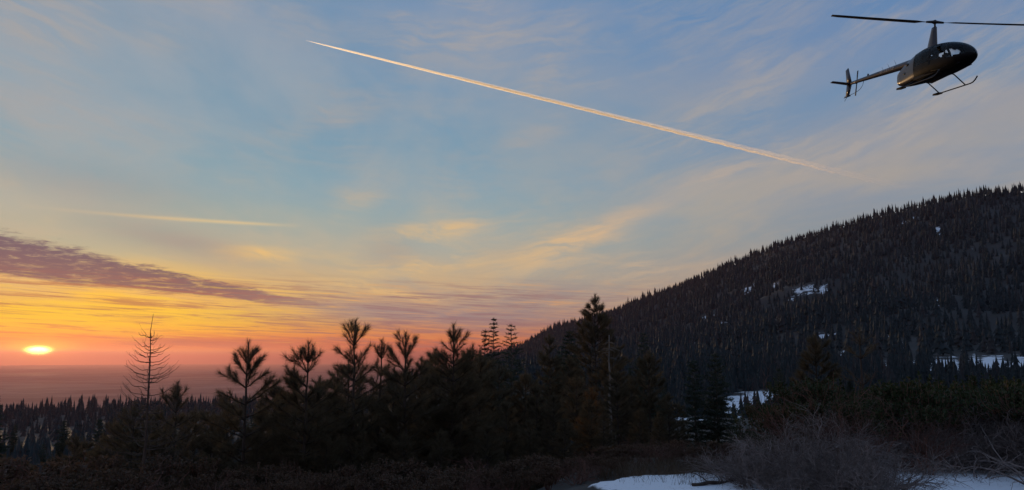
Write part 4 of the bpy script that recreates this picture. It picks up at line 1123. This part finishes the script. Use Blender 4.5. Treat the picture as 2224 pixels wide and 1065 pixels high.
# ------------------------------------------------------------------ contrail, 9 km up
def contrail():
    alt = 9000.0
    d0, d1 = ray(664, 88), ray(1975, 412)
    L0, L1 = np.array(d0) * (alt / d0.z), np.array(d1) * (alt / d1.z)
    dv = norm(L1 - L0); sidev = norm(np.cross(dv, [0, 0, 1])); upv = np.cross(sidev, dv)
    t = empty('contrail', tuple(L0), 'long golden jet contrail crossing the sky, fading at its older end', 'contrail')
    S = 20; th = np.linspace(0, 2 * math.pi, S, endpoint=False); cosn, sinn = np.cos(th), np.sin(th)
    def trail(name, nseg, f_a, f_b, rx, ry, off, dens, rough):
        fe = np.linspace(f_a, f_b, nseg + 1)
        for q in range(nseg):
            m_ = 44; f = np.linspace(fe[q], fe[q + 1] - 2e-5, m_)
            puff = np.stack([vnoise(f * 900, np.full(m_, k * 1.3), 3) * .55 + vnoise(f * 260, np.full(m_, k * .7), 5) * .45 for k in range(S)], 1)
            puff[:, 0:] = puff
            amp = np.interp(f, [0, .2, .5, 1], [.0, .12, .45, .8])[:, None] * rough
            k_ = 1 - amp * .6 + amp * 1.2 * puff
            wob = (vnoise(f * 120, np.full(m_, 4.0), 9) - .5) * np.interp(f, [0, .4, 1], [0, 10, 90])
            C = (L1 - L0)[None] * f[:, None] + upv[None] * (np.interp(f, *off) + wob)[:, None]
            V = C[:, None] + (np.interp(f, *rx)[:, None] * k_ * cosn[None])[..., None] * sidev + (np.interp(f, *ry)[:, None] * k_ * sinn[None])[..., None] * upv
            V = V.reshape(-1, 3)
            i = np.arange(m_ - 1)[:, None] * S; j = np.arange(S)[None]; k = (j + 1) % S
            Q = np.stack([i + j, i + k, i + S + k, i + S + j], -1).reshape(-1, 4)
            T = [(0, c_ + 1, c_) for c_ in range(1, S - 1)] + [((m_ - 1) * S, (m_ - 1) * S + c_, (m_ - 1) * S + c_ + 1) for c_ in range(1, S - 1)]
            me = mesh_np(name, V, tris=np.array(T)[:, ::-1], quads=Q[:, ::-1])
            m = bpy.data.materials.new('ice_cloud'); m.use_nodes = True; nt = m.node_tree; nt.nodes.clear()
            pv = nt.nodes.new('ShaderNodeVolumePrincipled'); pv.inputs['Color'].default_value = (1, .96, .88, 1)
            pv.inputs['Density'].default_value = float(np.interp((fe[q] + fe[q + 1]) / 2, *dens)); pv.inputs['Anisotropy'].default_value = .7
            out = nt.nodes.new('ShaderNodeOutputMaterial'); nt.links.new(pv.outputs[0], out.inputs['Volume'])
            obj(name, me, m, t)
    trail('core', 26, 0.0, .93, ([0, .01, .04, .2, .5, .75, 1], [4, 15, 29, 48, 56, 56, 66]), ([0, .01, .04, .2, .5, .75, 1], [4, 15, 29, 46, 48, 44, 50]),
          ([0, .4, .75, 1], [0, -10, -70, -90]), ([0, .3, .5, .68, .8, .93], [.040, .030, .020, .0085, .0016, .0001]), .6)
    trail('fringe', 22, .14, 1.0, ([0, .15, .5, .75, 1], [16, 44, 82, 124, 170]), ([0, .15, .5, .75, 1], [16, 42, 72, 104, 130]),
          ([0, .15, .5, 1], [0, 22, 62, 90]), ([0, .15, .4, .6, .75, .88, 1], [.004, .006, .0040, .0024, .0009, .0002, .00002]), 1.0)
contrail()

# ------------------------------------------------------------------ haze over plain, hill and knoll
def haze():
    s = 65500.0; zb = -720.0; zt = 345.0
    v = [(x * s, y * s, z) for z in (zb, zt) for y in (-1, 1) for x in (-1, 1)]
    q = [(0, 2, 3, 1), (4, 5, 7, 6), (0, 1, 5, 4), (2, 6, 7, 3), (0, 4, 6, 2), (1, 3, 7, 5)]
    me = mesh_np('haze', v, quads=q)
    m = bpy.data.materials.new('haze'); m.use_nodes = True; nt = m.node_tree; nt.nodes.clear()
    pv = nt.nodes.new('ShaderNodeVolumePrincipled')
    pv.inputs['Color'].default_value = (0.46, 0.24, 0.26, 1)
    pv.inputs['Absorption Color'].default_value = (0.06, 0.02, 0.02, 1)
    pv.inputs['Density'].default_value = HAZE_DENSITY
    pv.inputs['Anisotropy'].default_value = 0.66
    out = nt.nodes.new('ShaderNodeOutputMaterial'); nt.links.new(pv.outputs[0], out.inputs['Volume'])
    o = obj('haze', me, m, kind='stuff', label='thin evening haze filling the valley air', category='haze')
HAZE_DENSITY = 3.6e-5
haze()
